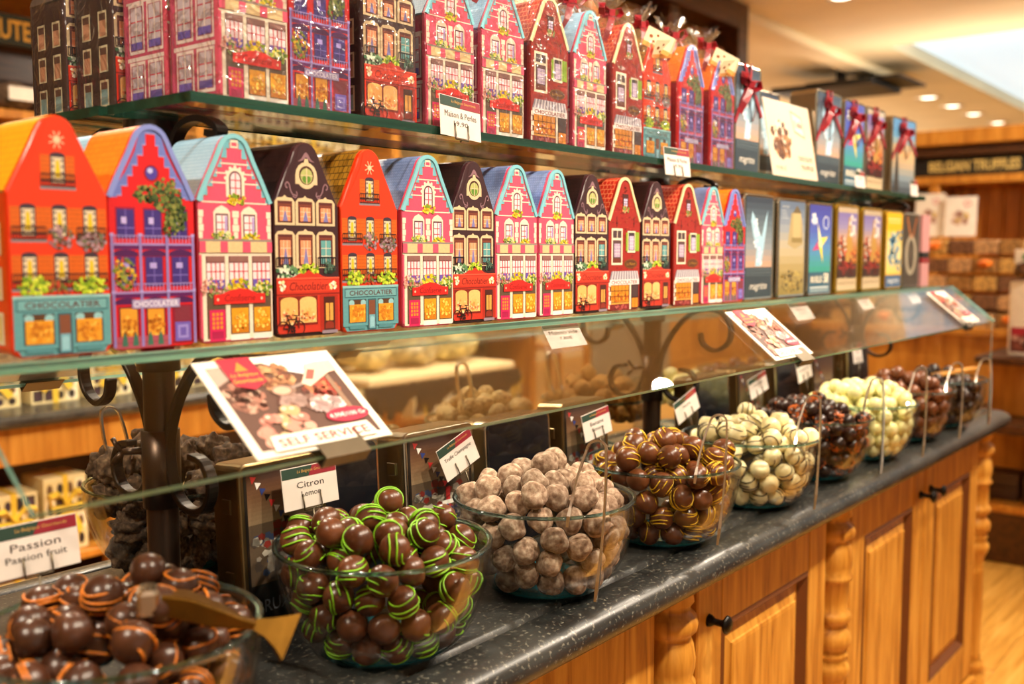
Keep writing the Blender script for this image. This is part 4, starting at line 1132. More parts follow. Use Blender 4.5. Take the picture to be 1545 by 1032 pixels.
def d_star():
    p = Print(); p.part('lid_print'); grad(p, 6, 50, 94, 195, ['#2f9a8c', '#4f8ac0', '#4a5ab4', '#3c3f9c']); p.R(6, 5, 94, 50, '#2c5a70')
    p.part('burst_print')
    for k in range(4):
        t = k * math.pi / 2 + .35; r = 46
        p.P([(50 + 7 * math.cos(t - 1.2), 112 + 12 * math.sin(t - 1.2)), (50 + r * .75 * math.cos(t), 112 + r * math.sin(t)), (50 + 7 * math.cos(t + 1.2), 112 + 12 * math.sin(t + 1.2))], ['#f2e25a', '#f6f0b0', '#c8407c', '#f0d83c'][k])
    p.E(50, 112, 8, 10, '#f4ecb0', 10); p.ring(72, 158, 12, 2.6, '#dfe6ee', 16, 10); p.flowers(14, 155, 36, 178, ['#eef0f0', '#d0dcec'], 16, 4)
    p.part('lettering'); p.T('BRUXELLES', 38, 34, 14, '#f0e4c8', 46, 0.03); p.T('58', 78, 36, 22, '#f6ecd0', 20, 0.03); p.R(12, 14, 88, 18, '#c8d0d0'); p.R(12, 8, 88, 11, '#a8b8bc')
    return p
def d_crowd():
    p = Print(); p.part('lid_print'); grad(p, 8, 70, 92, 182, ['#7d3a24', '#b8743c', '#c09a84', '#8f84b0', '#7a6ca8']); p.R(8, 182, 92, 194, '#b8a488'); p.R(8, 6, 92, 36, '#cbb28c')
    p.part('figures_print'); p.P([(42, 70), (78, 70), (70, 120), (60, 172), (54, 172), (46, 120)], '#b88a3c'); p.flowers(10, 60, 44, 130, ['#3c1c18', '#e8d4c0', '#c8402c', '#5a2c20'], 60, 4); p.flowers(60, 62, 90, 100, ['#e8641c', '#8a2c1c', '#d98a3c'], 34, 4); p.flowers(56, 130, 84, 180, ['#efe6dc', '#e0d4cc'], 18, 5); p.R(8, 36, 92, 66, '#5a1c18'); p.flowers(10, 44, 90, 74, ['#c8301c', '#2c1410', '#8f2018'], 60, 4)
    p.part('lettering'); p.T('BRUXELLES', 50, 44, 22, '#1c1410', 82, 0.02); p.T('BELGIAN CHOCOLATES', 50, 22, 6, '#6a5238', 72)
    return p
def d_yellow():
    p = Print(); p.part('lid_print'); p.R(4, 4, 96, 196, '#f0b818'); grad(p, 4, 40, 96, 150, ['#f4cf6a', '#f0dca0', '#efc850']); p.R(4, 5, 96, 36, '#2f5a84')
    p.part('blue_print'); p.flowers(16, 60, 74, 146, ['#5f93b0', '#7fb0c4', '#4a7fa0', '#e8e0b0'], 60, 7); p.flowers(60, 44, 96, 80, ['#4a7fa0'], 8, 6); p.flowers(70, 128, 96, 152, ['#3c6f98'], 8, 6)
    p.part('lettering'); p.T('magritte', 50, 20, 18, '#eef2f2', 66, 0, 0.35); p.R(14, 178, 86, 181, '#fbe7a0'); p.R(14, 170, 86, 172, '#fbe7a0')
    return p
def d_darkhands():
    p = Print(); p.part('lid_print'); grad(p, 5, 5, 95, 195, ['#2c241e', '#4a4034', '#3c342c'])
    p.part('pale_loop'); p.ring(50, 88, 42, 14, '#a89c84', 16, 20); p.L(22, 190, 46, 134, 7, '#b86a2c'); p.L(80, 190, 56, 134, 7, '#a85a24')
    return p
def d_beachdusk():
    p = Print(); p.part('lid_print'); grad(p, 5, 5, 95, 195, ['#3c4650', '#7f8f98', '#c0a078', '#d8b078', '#5f9ac0', '#4a84b4'])
    p.part('dark_post'); p.P([(12, 8), (34, 8), (26, 110), (18, 110)], '#2a241e')
    return p
GM = 'rectangular tins on the middle shelf'
flat_tin('grey-blue rectangular tin with pale plume and white signature, on the middle shelf', 1.732, 0.816, MID + .0003, 0.132, 0.194, 0.04, d_seasky(), group=GM, rz=0.02)
flat_tin('brownish rectangular tin with tan block picture on the middle shelf', 1.880, 0.816, MID + .0003, 0.134, 0.192, 0.04, d_rock(), group=GM)
flat_tin('blue rectangular tin with a yellow starburst on the middle shelf', 2.022, 0.816, MID + .0003, 0.128, 0.190, 0.045, d_star(), group=GM)
flat_tin('gold-edged rectangular tin with crowd picture, nearer of two on the middle shelf', 2.176, 0.816, MID + .0003, 0.134, 0.192, 0.06, d_crowd(), 'tingold', group=GM, side='tingold')
flat_tin('gold-edged rectangular tin with crowd picture, farther of two on the middle shelf', 2.330, 0.816, MID + .0003, 0.134, 0.190, 0.06, d_crowd(), 'tingold', group=GM, side='tingold')
flat_tin('bright yellow rectangular tin with blue shapes on the middle shelf', 2.470, 0.812, MID + .0003, 0.120, 0.188, 0.05, d_yellow(), 'tingold', group=GM, side='tingold')
flat_tin('dark rectangular tin with a pale loop picture, near the right end of the middle shelf', 2.625, 0.82, MID + .0003, 0.13, 0.188, 0.05, d_darkhands(), group=GM, side='black')
t = thing('gift_carton', 'slim pink carton with a dark band at the right end of the middle shelf', 'box', (2.728, 0.815, MID + .0003))
m = MB(); m.cbox(-.03, .03, 0, .05, 0, .186, .001); m.build('carton', plain('pink_card', '#c48a88', .6), t)
m = MB(); m.box(-.0306, .0306, -.0006, .0506, .075, .09); m.build('band', M['black'], t); m = MB(); m.box(-.0306, .0306, -.0006, .0506, .062, .074); m.build('red_band', M['ribbon'], t)
GU = 'rectangular tins on the upper shelf'
flat_tin('grey-blue tin with white signature and red ribbon, next to the wrapped red house tin', 1.728, 0.842, UP + .0003, 0.112, 0.196, 0.045, d_seasky(), group=GU, ribbon=1, rz=0.02)
flat_tin('dark blue tin standing behind the truffle advertising card on the upper shelf', 2.02, 0.94, UP + .0003, 0.125, 0.196, 0.04, d_seasky(), group=GU)
flat_tin('grey-blue tin with a big red bow, right of the truffle advertising card', 2.118, 0.842, UP + .0003, 0.142, 0.196, 0.06, d_seasky(), group=GU, ribbon=2)
flat_tin('blue starburst tin tied with dark red ribbon on the upper shelf', 2.268, 0.842, UP + .0003, 0.13, 0.194, 0.055, d_star(), group=GU, ribbon=1)
flat_tin('crowd picture tin with ribbon on the upper shelf', 2.405, 0.842, UP + .0003, 0.128, 0.194, 0.05, d_crowd(), group=GU, ribbon=2)
flat_tin('blue and sand coloured tin with red bow at the right end of the upper shelf', 2.612, 0.842, UP + .0003, 0.16, 0.192, 0.06, d_beachdusk(), group=GU, ribbon=1, rz=-0.05)
# truffle advertising card leaning on the upper shelf
t = thing('advertising_card', 'cream advertising card for chocolate truffles leaning on the upper shelf', 'card', (1.925, 0.829, UP + .0003))
t.rotation_euler = (math.radians(-10), 0, 0)
m = MB(); m.cbox(-.108, .108, 0, .0025, 0, .155, .0004); m.build('board', M['white'], t)
p = Print(); p.part('card_print'); p.R(1, 1, 215, 154, '#e4c4a8'); p.part('logo_print'); p.P([(118, 142), (170, 132), (180, 86), (128, 96)], '#d88a74'); p.P([(123, 136), (166, 128), (175, 92), (132, 101)], '#f2d0bc'); p.T('Truffes', 150, 114, 14, '#b83c30', 38, 0.02, .2)
p.part('chocolate_print'); p.flowers(18, 40, 100, 112, ['#6a3c20', '#8f5a34', '#4a2814', '#e8d4b8', '#a8703c'], 90, 8); p.part('lettering'); p.T('19,90 €', 40, 18, 11, '#5a3a30', 46); p.T('CHOCOLATE', 166, 44, 10, '#a83a30', 72, .025); p.T('TRUFFLES', 170, 26, 10, '#a83a30', 64, .025)
for pn, me in p.meshes(0.001, 0.001, M['paper'], front_map(-.108, 0, 0)): put(pn, me, t)

# ------------------------------------------------------------------ glass bowls and chocolates
BR, BH, BB = 0.116, 0.115, 0.062
def bowl_r(z, R=BR, H=BH, B=BB):      # outer radius at height z
    t = min(max(z / H, 0), 1)
    return B + (R - B) * (1 - (1 - t) ** 2.1) ** 0.62
def bowl_meshes():
    zs = [0.004 + (BH - 0.004) * (k / 16) ** 1.25 for k in range(17)]
    outer = [(bowl_r(z), z) for z in zs]
    inner = [(bowl_r(z) - 0.0042, max(z, 0.008)) for z in reversed(zs)] + [(0.0005, 0.008)]
    m = MB(); m.lathe([(0.0005, 0.004)] + outer + inner, 56)
    wall = m.mesh('wall', M['bowlglass'])
    m = MB(); n = 10
    m.lathe([(BR - 0.0021 + 0.0030 * math.cos(2 * math.pi * k / n), BH + 0.0022 * math.sin(2 * math.pi * k / n)) for k in range(n + 1)], 64)
    rim = m.mesh('rim', M['teal'])
    m = MB(); m.lathe([(0.0005, 0.0), (BB - 0.004, 0.0), (BB + 0.001, 0.002), (BB + 0.003, 0.006), (BB + 0.001, 0.0095), (BB - 0.006, 0.0085), (0.0005, 0.006)], 48)
    base = m.mesh('base', M['tealbase'])
    return wall, rim, base
BOWL = bowl_meshes()
def glass_bowl(x, y, label, group):
    t = thing('glass_bowl', label, 'bowl', (x, y, TOP + 0.0003), 0, group)
    put('wall', BOWL[0], t); put('rim', BOWL[1], t); put('base', BOWL[2], t)
    return t

def pack(n, r, seed, dome=0.165):
    """spheres of radius r settled in the bowl into a heap"""
    g = np.random.RandomState(seed)
    P = np.empty((n, 3))
    a = g.rand(n) * 6.283; q = np.sqrt(g.rand(n)) * (BR - r * 1.6)
    P[:, 0] = q * np.cos(a); P[:, 1] = q * np.sin(a); P[:, 2] = r + g.rand(n) * (dome - r)
    C = np.array([0, 0, -0.02])
    it = 220
    for k in range(it):
        d = C - P; L = np.linalg.norm(d, axis=1, keepdims=True)
        P += d / L * 0.0011 * (1 - k / it * 0.8)
        for _ in range(2):
            D = P[:, None] - P[None]
            dist = np.sqrt((D ** 2).sum(-1)) + np.eye(n) * 9
            ov = np.clip(2 * r - dist, 0, None)
            P += (D / dist[..., None] * ov[..., None]).sum(1) * 0.36
            rad = np.hypot(P[:, 0], P[:, 1]) + 1e-9
            zc = np.clip(P[:, 2], 0, BH)
            t = np.clip(zc / BH, 0, 1)
            Ro = BB + (BR - BB) * (1 - (1 - t) ** 2.1) ** 0.62
            lim = Ro - 0.0045 - r * np.where(P[:, 2] > BH, 0.9, 1.06)
            s = np.minimum(1, lim / rad)
            P[:, 0] *= s; P[:, 1] *= s
            P[:, 2] = np.maximum(P[:, 2], 0.0085 + r)
    return P

def lump(seed, r, amp=0.03, freq=2.2, res=(20, 12), foot=0.0, squash=1.0, stretch=1.0, point=0.0):
    """a slightly irregular ball; foot flattens the bottom the way a dipped truffle sits"""
    g = random.Random(seed)
    ph = [(g.uniform(-1, 1) * freq, g.uniform(-1, 1) * freq, g.uniform(-1, 1) * freq, g.random() * 6.28) for _ in range(7)]
    m = MB(); nu, nv = res
    rings = []
    for j in range(nv + 1):
        th = math.pi * j / nv
        ring = []
        for i in range(nu):
            f = 2 * math.pi * i / nu
            x, y, z = math.sin(th) * math.cos(f), math.sin(th) * math.sin(f), -math.cos(th)
            k = 1 + amp * sum(math.sin(a * x + b * y + c * z + d) for a, b, c, d in ph) / 2.2
            if point and z > 0.7: k += point * (z - 0.7)
            zz = z * k * squash
            if foot and zz < -foot: zz = -foot - (-(zz) - foot) * 0.15
            ring.append((x * k * r * stretch, y * k * r, zz * r))
        rings.append(ring)
    m.loft(rings, cap=False, smooth=True)
    return m
def stripes_mb(seed, r, cnt, wdt=0.0011, tilt=0.0):
    g = random.Random(seed); m = MB()
    for k in range(cnt):
        off = (-0.75 + 1.5 * (k + g.uniform(0.2, 0.8)) / cnt)
        rr = math.sqrt(max(0.05, 1 - off * off))
        a0 = g.uniform(0, 6.28); a1 = a0 + g.uniform(2.6, 5.6)
        sk = g.uniform(-.25, .25)
        pts = []
        for i in range(15):
            a = a0 + (a1 - a0) * i / 14
            v = Vector((off + sk * math.sin(a) * .5 + .05 * math.sin(3 * a), rr * math.cos(a), rr * math.sin(a))).normalized() * r * 1.012
            pts.append(tuple(v))
        m.tube(pts, [wdt * (0.5 if i in (0, 14) else 1) for i in range(15)], 6)
    return m
def choc(name, cols, rough, bmp=0.0, scale=60, coat=0.0, sss=0.0):
    m, nt, bs = new_mat(name)
    cr, nz, mp = noise_col(nt, cols, scale, 4)
    oi = nt.nodes.new('ShaderNodeObjectInfo')
    mr = nt.nodes.new('ShaderNodeMapRange'); mr.inputs['To Min'].default_value = 0.8; mr.inputs['To Max'].default_value = 1.2
    nt.links.new(oi.outputs['Random'], mr.inputs['Value'])
    vm = nt.nodes.new('ShaderNodeVectorMath'); vm.operation = 'SCALE'
    nt.links.new(cr.outputs[0], vm.inputs[0]); nt.links.new(mr.outputs[0], vm.inputs['Scale'])
    nt.links.new(vm.outputs[0], bs.inputs['Base Color'])
    bs.inputs['Roughness'].default_value = rough; bs.inputs['Coat Weight'].default_value = coat
    if bmp: bump(nt, bs, nz.outputs['Fac'], bmp, 0.002)
    return m
CH = dict(
    passion=choc('milk_chocolate', ['#351c10', '#4e2d1c'], 0.3, 0.05), citron=choc('milk_chocolate_warm', ['#4a2612', '#66391f'], 0.3, 0.05),
    champagne=choc('sugar_dusted_cocoa', ['#6a4f3c', '#9a7f68', '#c8b49c'], 0.95, 0.8, 130), banane=choc('milk_chocolate_amber', ['#512a12', '#6e3e20'], 0.3, 0.05),
    cream=choc('white_chocolate', ['#e6d596', '#f0e4b4'], 0.35, 0.05), dark=choc('dark_chocolate', ['#1e0f0a', '#321a12'], 0.28, 0.05),
    yellow=choc('pale_white_chocolate', ['#e6e08e', '#f2ecb4'], 0.35, 0.03), brown=choc('smooth_milk_chocolate', ['#5f3119', '#7d4a2c'], 0.3, 0.04),
    darker=choc('very_dark_chocolate', ['#22120d', '#3c241a'], 0.35, 0.05), shaggy=choc('cocoa_flakes', ['#2c2018', '#54402f', '#7d654c'], 0.95, 1.0, 150),
    nut=choc('chopped_nut_coating', ['#8a6a34', '#c8a868', '#e6d09a'], 0.8, 1.0, 140), gold=choc('golden_crumb_coating', ['#8a5a18', '#c08a34'], 0.8, 1.0, 140))
ICE = {k: plain('icing_' + k, c, 0.4) for k, c in dict(passion='#d2761c', citron='#86c41c', banane='#e2b81c', cream='#3a2a1c', dark='#c8641c', yellow='#c8b820').items()}

def crumbs_mb(seed, r):
    g = random.Random(seed); m = MB()
    c = Vector((g.uniform(-.4, .4), g.uniform(-.4, .4), 1)).normalized()
    for k in range(46):
        v = (c * g.uniform(.55, 1.2) + Vector((g.uniform(-1, 1), g.uniform(-1, 1), g.uniform(-1, 1))) * .75).normalized() * r * g.uniform(.98, 1.08)
        s = r * g.uniform(.09, .2)
        d = [v + Vector(q) * s for q in ((1, .3, 0), (-.8, .5, .2), (-.2, -1, .1), (.1, .1, 1.1))]
        m.add([tuple(q) for q in d], [(0, 1, 2), (0, 3, 1), (1, 3, 2), (2, 3, 0)], False)
    return m

def fill(key, bx, by, r, n, name, label, group, seed, meshes, extra=None, extra_name='icing_stripes', dome=0.165, minz=None, jitter=0.0, upright=0.0):
    P = pack(n, r, seed, dome)
    g = random.Random(seed)
    # leave out what no one can see: the core of the heap
    top = P[:, 2].max()
    cnt = 0
    for p in P:
        rad = math.hypot(p[0], p[1])
        wall = bowl_r(min(p[2], BH)) - rad
        dtop = 0
        above = ((P[:, 2] > p[2] + r * 0.9) & (np.hypot(P[:, 0] - p[0], P[:, 1] - p[1]) < r * 1.3)).sum()
        if minz is not None and p[2] < minz: continue
        if wall > r * 2.3 and above >= 2: continue
        if p[1] > 0.035 and above >= 2: continue         # far wall of the heap, hidden by the rest
        t = put(name, g.choice(meshes), None, (bx + p[0], by + p[1], TOP + 0.0006 + p[2]), (g.uniform(0, 6.28), g.uniform(0, 6.28), g.uniform(0, 6.28)), g.uniform(0.97, 1.03))
        if upright and g.random() < upright: t.rotation_euler = (g.uniform(-.5, .5), g.uniform(-.5, .5), g.uniform(0, 6.28))
        tag(t, label, 'chocolate', group)
        if extra and g.random() < 0.88:
            put(extra_name, g.choice(extra), t)
        cnt += 1
    return cnt
def lumps(seeds, r, mat, **kw): return [lump(s, r, **kw).mesh('truffle', mat) for s in seeds]

FRONT = [  # x, y, key
    (0.415, 0.757), (0.722, 0.764), (0.99, 0.752), (1.272, 0.748), (1.556, 0.742), (1.82, 0.745), (2.066, 0.738), (2.335, 0.738), (2.575, 0.73)]
BG = 'large clear glass bowls along the front of the counter'
names = ['clear glass bowl of orange-striped chocolates, nearest, in the bottom left corner', 'clear glass bowl of green-striped chocolates, second from the left',
         'clear glass bowl of sugar-dusted champagne truffles, third from the left', 'clear glass bowl of yellow-striped chocolates, fourth from the left',
         'clear glass bowl of cream chocolates with dark stripes', 'clear glass bowl of dark chocolates with orange crumbs',
         'clear glass bowl of plain pale yellow chocolates', 'clear glass bowl of plain milk chocolates, second from the right end', 'clear glass bowl of very dark chocolates, farthest right']
for (x, y), nm in zip(FRONT, names): glass_bowl(x, y, nm, BG)
R1 = 0.0162
fill('passion', *FRONT[0], R1, 142, 'striped_chocolate', 'milk chocolate ball with orange icing stripes in the nearest bowl', 'orange-striped chocolates', 1,
     lumps((1, 2, 3), R1, CH['passion'], foot=0.78, amp=0.045), [stripes_mb(s, R1, c).mesh('icing_stripes', ICE['passion']) for s, c in ((1, 3), (2, 4), (3, 2), (4, 3))], dome=0.165)
fill('citron', *FRONT[1], R1, 142, 'striped_chocolate', 'milk chocolate ball with lime green icing stripes in the second bowl', 'green-striped chocolates', 2,
     lumps((4, 5, 6), R1, CH['citron'], foot=0.78, amp=0.045), [stripes_mb(s, R1, c, 0.001).mesh('icing_stripes', ICE['citron']) for s, c in ((5, 4), (6, 5), (7, 3), (8, 4))])
R3 = 0.0165
fill('champagne', *FRONT[2], R3, 140, 'dusted_truffle', 'rough truffle dusted with icing sugar in the third bowl', 'sugar-dusted truffles', 3,
     lumps((11, 12, 13, 14), R3, CH['champagne'], amp=0.07, freq=4.5, res=(26, 16)), dome=0.165)
R4 = 0.0165
fill('banane', *FRONT[3], R4, 138, 'striped_chocolate', 'milk chocolate ball with yellow icing stripes in the fourth bowl', 'yellow-striped chocolates', 4,
     lumps((15, 16, 17), R4, CH['banane'], foot=0.78, amp=0.05, point=0.35), [stripes_mb(s, R4, c, 0.0008).mesh('icing_stripes', ICE['banane']) for s, c in ((9, 5), (10, 6), (11, 4), (12, 5))])
R5 = 0.0158
fill('cream', *FRONT[4], R5, 150, 'cream_chocolate', 'cream coloured chocolate with thin dark stripes', 'cream chocolates', 5,
     lumps((18, 19, 20), R5, CH['cream'], foot=0.7, amp=0.035, squash=0.95), [stripes_mb(s, R5, c, 0.0009).mesh('icing_stripes', ICE['cream']) for s, c in ((13, 4), (14, 3), (15, 4))])
R6 = 0.0142
fill('dark', *FRONT[5], R6, 212, 'crumbed_chocolate', 'dark chocolate ball topped with orange crumbs', 'dark chocolates with orange crumbs', 6,
     lumps((21, 22), R6, CH['dark'], amp=0.02, res=(16, 10)), [crumbs_mb(s, R6).mesh('crumbs', ICE['dark']) for s in (1, 2, 3)], 'crumbs')
R7 = 0.0148
fill('yellow', *FRONT[6], R7, 206, 'pale_chocolate', 'plain pale yellow chocolate ball', 'pale yellow chocolates', 7, lumps((23, 24), R7, CH['yellow'], amp=0.02, res=(16, 10)), dome=0.17)
fill('brown', *FRONT[7], 0.016, 150, 'milk_chocolate', 'plain milk chocolate ball in the second bowl from the right', 'plain milk chocolates', 8, lumps((25, 26), 0.016, CH['brown'], amp=0.03, res=(16, 10)))
fill('darker', *FRONT[8], 0.016, 122, 'very_dark_chocolate', 'very dark chocolate ball in the farthest right bowl', 'very dark chocolates', 9, lumps((27, 28), 0.016, CH['darker'], amp=0.03, res=(16, 10)), dome=0.15)

RB = 'glass bowls in the rear row behind the standing tins'
rear = [(0.745, 1.2, 'glass bowl of shaggy black-brown truffles behind the left iron post', 'shaggy', 'shaggy_truffle', 'shaggy dark cocoa-flake truffle behind the left iron post', 'shaggy truffles', 0.024, 50, dict(amp=0.17, freq=11)),
        (1.06, 1.2, 'glass bowl of pale nut truffles behind the champagne tag', 'nut', 'nut_truffle', 'pale nut-coated truffle in the rear bowl behind the self-service card', 'pale nut truffles, nearer bowl', 0.0165, 140, dict(amp=0.08, freq=5)),
        (1.40, 1.2, 'glass bowl of nut truffles left of the middle iron post', 'nut', 'nut_truffle', 'nut-coated truffle in the rear bowl left of the middle post', 'pale nut truffles, farther bowl', 0.0175, 122, dict(amp=0.08, freq=5)),
        (1.76, 1.2, 'glass bowl of golden crumb truffles right of the middle iron post', 'gold', 'crumb_truffle', 'golden crumb truffle in the rear bowl right of the middle post', 'golden crumb truffles', 0.018, 112, dict(amp=0.08, freq=5)),
        (2.12, 1.2, 'glass bowl of pale yellow chocolates in the rear row, far right', 'yellow', 'pale_chocolate', 'pale yellow chocolate ball in the rear row', 'rear pale yellow chocolates', 0.017, 92, dict(amp=0.03)),
        (2.45, 1.2, 'glass bowl of milk chocolates in the rear row, farthest right', 'brown', 'milk_chocolate', 'milk chocolate ball in the rear row', 'rear milk chocolates', 0.017, 92, dict(amp=0.03))]
for k, (x, y, bl, key, nm, lab, grp, r, n, kw) in enumerate(rear):
    glass_bowl(x, y, bl, RB)
    fill(key, x, y, r, n, nm, lab, grp, 20 + k, lumps((31 + k, 41 + k), r, CH[key], res=(36, 24) if k == 0 else (22, 14), **kw), minz=0.03 if k == 0 else 0.075)

# ------------------------------------------------------------------ steel tongs
def tongs(label, loop, outer_end, inner_end, wd=0.0022, flat_len=0.03, rear=False):
    """one bent steel strip: two arms joined by a round loop"""
    L, O, I = Vector(loop), Vector(outer_end), Vector(inner_end)
    t = thing('serving_tongs', label, 'tongs', (L.x, L.y, O.z), 0, 'steel serving tongs')
    o = Vector(t.location)
    mid = (O + I) / 2
    side = (O - I); side.z = 0; side = side.normalized()
    ax = (L - mid).normalized()
    lr = 0.0115
    c = L - ax * lr
    arc = [c + side * lr * math.cos(a) + ax * lr * math.sin(a) for a in [math.pi * k / 10 for k in range(11)]]
    nrm = ax.cross(side)
    def arm(e, start, sg):
        b = start * 0.55 + e * 0.45 + side * sg * 0.006
        return [start * (1 - q) ** 2 + b * 2 * q * (1 - q) + e * q * q for q in [k / 8 for k in range(1, 9)]]
    m = MB(); m.tube([tuple(p - o) for p in arc], 1.0, flat=(0.0046, 0.0013), up=tuple(nrm)); m.build('spring_loop', M['steel'], t)
    for e, s, sg in ((O, arc[0], 1), (I, arc[-1], -1)):
        m = MB(); m.tube([tuple(s - o)] + [tuple(p - o) for p in arm(e, s, sg)], [1, 1, 1, 1, 0.95, 0.95, 1.1, 1.6, 1.2], flat=(0.0046, 0.0013), up=tuple(nrm)); m.build('arm', M['steel'], t)
def tongs_at(label, bx, by, dx, lean, top=0.196, low=0.03):
    """hung over the front rim of the bowl at bx + dx"""
    a = math.asin(max(-1, min(1, dx / BR))); fy = by - BR * math.cos(a)
    tongs(label, (bx + dx + 0.018, fy + 0.004, TOP + top), (bx + dx - lean, fy - 0.013, TOP + low), (bx + dx - lean * 0.55 - 0.020, fy + 0.016, TOP + 0.105))
tongs_at('steel tongs over the rim of the champagne truffle bowl', *FRONT[2], -0.048, 0.010, 0.202, 0.020)
tongs_at('steel tongs over the rim of the yellow-striped chocolate bowl', *FRONT[3], -0.040, 0.014, 0.197, 0.022)
tongs_at('steel tongs over the rim of the cream chocolate bowl', *FRONT[4], -0.020, 0.010, 0.192, 0.012)
tongs_at('steel tongs over the rim of the orange-crumbed chocolate bowl', *FRONT[5], 0.025, 0.000, 0.190, 0.014)
tongs_at('steel tongs over the rim of the pale yellow chocolate bowl', *FRONT[6], 0.010, 0.012, 0.190, 0.012)
tongs_at('steel tongs over the rim of the plain milk chocolate bowl', *FRONT[7], 0.0, 0.012, 0.178, 0.012)
tongs_at('steel tongs over the rim of the farthest dark chocolate bowl', *FRONT[8], -0.02, 0.006, 0.170, 0.014)
for x, lab in ((0.655, 'upright steel tongs stuck in the shaggy truffle bowl'), (1.045, 'upright steel tongs in the rear nut truffle bowl, nearer one'), (1.33, 'upright steel tongs in the rear nut truffle bowl, middle one'), (1.60, 'upright steel tongs left of the middle iron post')):
    tongs(lab, (x, 1.2, TOP + 0.225), (x + 0.026, 1.195, TOP + 0.135), (x + 0.006, 1.2, TOP + 0.135))
# brass tongs lying over the nearest bowl's rim: square end and fish-tail handle
t = thing('brass_tongs', 'worn brass tongs with fishtail end lying over the nearest bowl rim', 'tongs', (0.455, 0.664, TOP + 0.127), math.radians(-32))
m = MB(); m.tube([(-0.050, 0, 0.024), (-0.03, 0, 0.018), (-0.008, 0, 0.008), (0.010, 0, 0.0), (0.022, 0, -0.004)], [1.3, 1.5, 1.25, 0.75, 0.55], flat=(0.0085, 0.006), up=(0, 1, 0)); bevel(m.build('handle', M['brass'], t), 0.0015, 2)
m = MB(); m.tube([(0.022, 0, -0.004), (0.032, 0, -0.008), (0.042, 0, -0.013), (0.050, 0, -0.018)], [0.55, 0.9, 1.6, 2.4], flat=(0.0085, 0.0014), up=(0, 0.55, 1)); m.build('fishtail', M['brass'], t)
m = MB(); m.cbox(-0.066, -0.049, -0.0135, 0.0135, 0.014, 0.036, 0.003); m.build('steel_end', M['steel'], t)
# wooden paddle across the last bowl
m = MB(); m.tube([(-0.10, 0, 0), (-0.04, 0, 0.002), (0.03, 0, 0.003), (0.10, 0, 0.004)], [1, 1, .9, .8], flat=(0.013, 0.004), up=(0, 1, 0))
o = bevel(m.build('wooden_paddle', M['wood_h'], None, loc=(2.62, 0.70, TOP + 0.126), rot=(0, 0, math.radians(-12))), 0.002, 2); tag(o, 'wooden paddle resting across the rim of the farthest right bowl', 'paddle')

# ------------------------------------------------------------------ tins standing between the two rows of bowls
def d_brux():
    p = Print(); p.part('lid_print'); p.R(5, 5, 95, 195, '#1a1512')
    p.part('picture_print'); p.R(8, 60, 92, 190, '#5a4a3a'); grad(p, 8, 130, 92, 190, ['#8a7458', '#6a4c34', '#4a2c20']); p.flowers(10, 62, 90, 130, ['#8f8578', '#b0a898', '#4a4038', '#7a2c24', '#3c4a68'], 90, 5)
    p.part('bunting_print')
    for k in range(9): u = 12 + k * 5; v = 186 - k * 7.5; p.P([(u, v), (u + 7, v - 2), (u + 2, v - 9)], ['#c03030', '#e8e4dc', '#2c3c78', '#14100e'][k % 4])
    p.R(56, 84, 62, 116, '#b03030'); p.R(50, 92, 70, 98, '#e0dcd0'); p.flowers(46, 70, 74, 92, ['#b83838', '#d8d4cc', '#38487c'], 24, 3.5)
    p.part('lettering'); p.T('BRUXELLES', 50, 34, 15, '#6a6f78', 74, 0.01)
    return p
brux = d_brux()
ST = 'tins standing in the middle of the counter'
for lab, x0, x1, y, dsg, mt, h in (
        ('tall tin with flag bunting print behind the green-striped chocolate bowl', 0.633, 0.752, 0.885, brux, 'tinbronze', 0.192),
        ('plain navy tin behind the self-service card clip', 0.757, 0.852, 0.90, None, 'darktin', 0.192),
        ('tall tin with flag bunting print behind the champagne truffle tag', 0.882, 1.014, 0.885, brux, 'tinmetal', 0.192),
        ('plain navy tin behind the champagne truffle tongs', 1.04, 1.19, 0.885, None, 'darktin', 0.186),
        ('dark tin with amber picture behind the banana tag', 1.222, 1.345, 0.885, brux, 'tinbronze', 0.19),
        ('plain grey-black tin behind the cream chocolate tag', 1.645, 1.775, 0.885, None, 'darktin', 0.19),
        ('dark tin with picture behind the crumbed chocolate bowl', 1.82, 1.94, 0.89, brux, 'tinbronze', 0.19),
        ('plain black tin behind the pale yellow chocolate bowl', 2.0, 2.13, 0.89, None, 'darktin', 0.19),
        ('dark picture tin behind the plain milk chocolate bowl', 2.20, 2.33, 0.89, brux, 'tinbronze', 0.19),
        ('plain black tin, farthest right of the standing tins', 2.42, 2.56, 0.89, None, 'darktin', 0.19)):
    t = flat_tin(lab, (x0 + x1) / 2, y, TOP + 0.0003, x1 - x0, h, 0.05, dsg, 'tinmetal' if mt == 'darktin' else mt, group=ST, side=mt if mt != 'darktin' else 'tinbronze', tilt=math.radians(-3))
    if dsg is None:
        w_, h_ = x1 - x0, h
        m = MB(); m.loft([[(a, yy, b) for a, b in o] for o, yy in ((rr_pts(w_, h_, .008, 5, .004), 0.0012), (rr_pts(w_, h_, .008, 5, .004), 0.0002), (rr_pts(w_, h_, .007, 5, .006), -0.0006))], cap=True, smooth=False); put('lid_panel', m.mesh('lid_panel', M['darktin']), t)

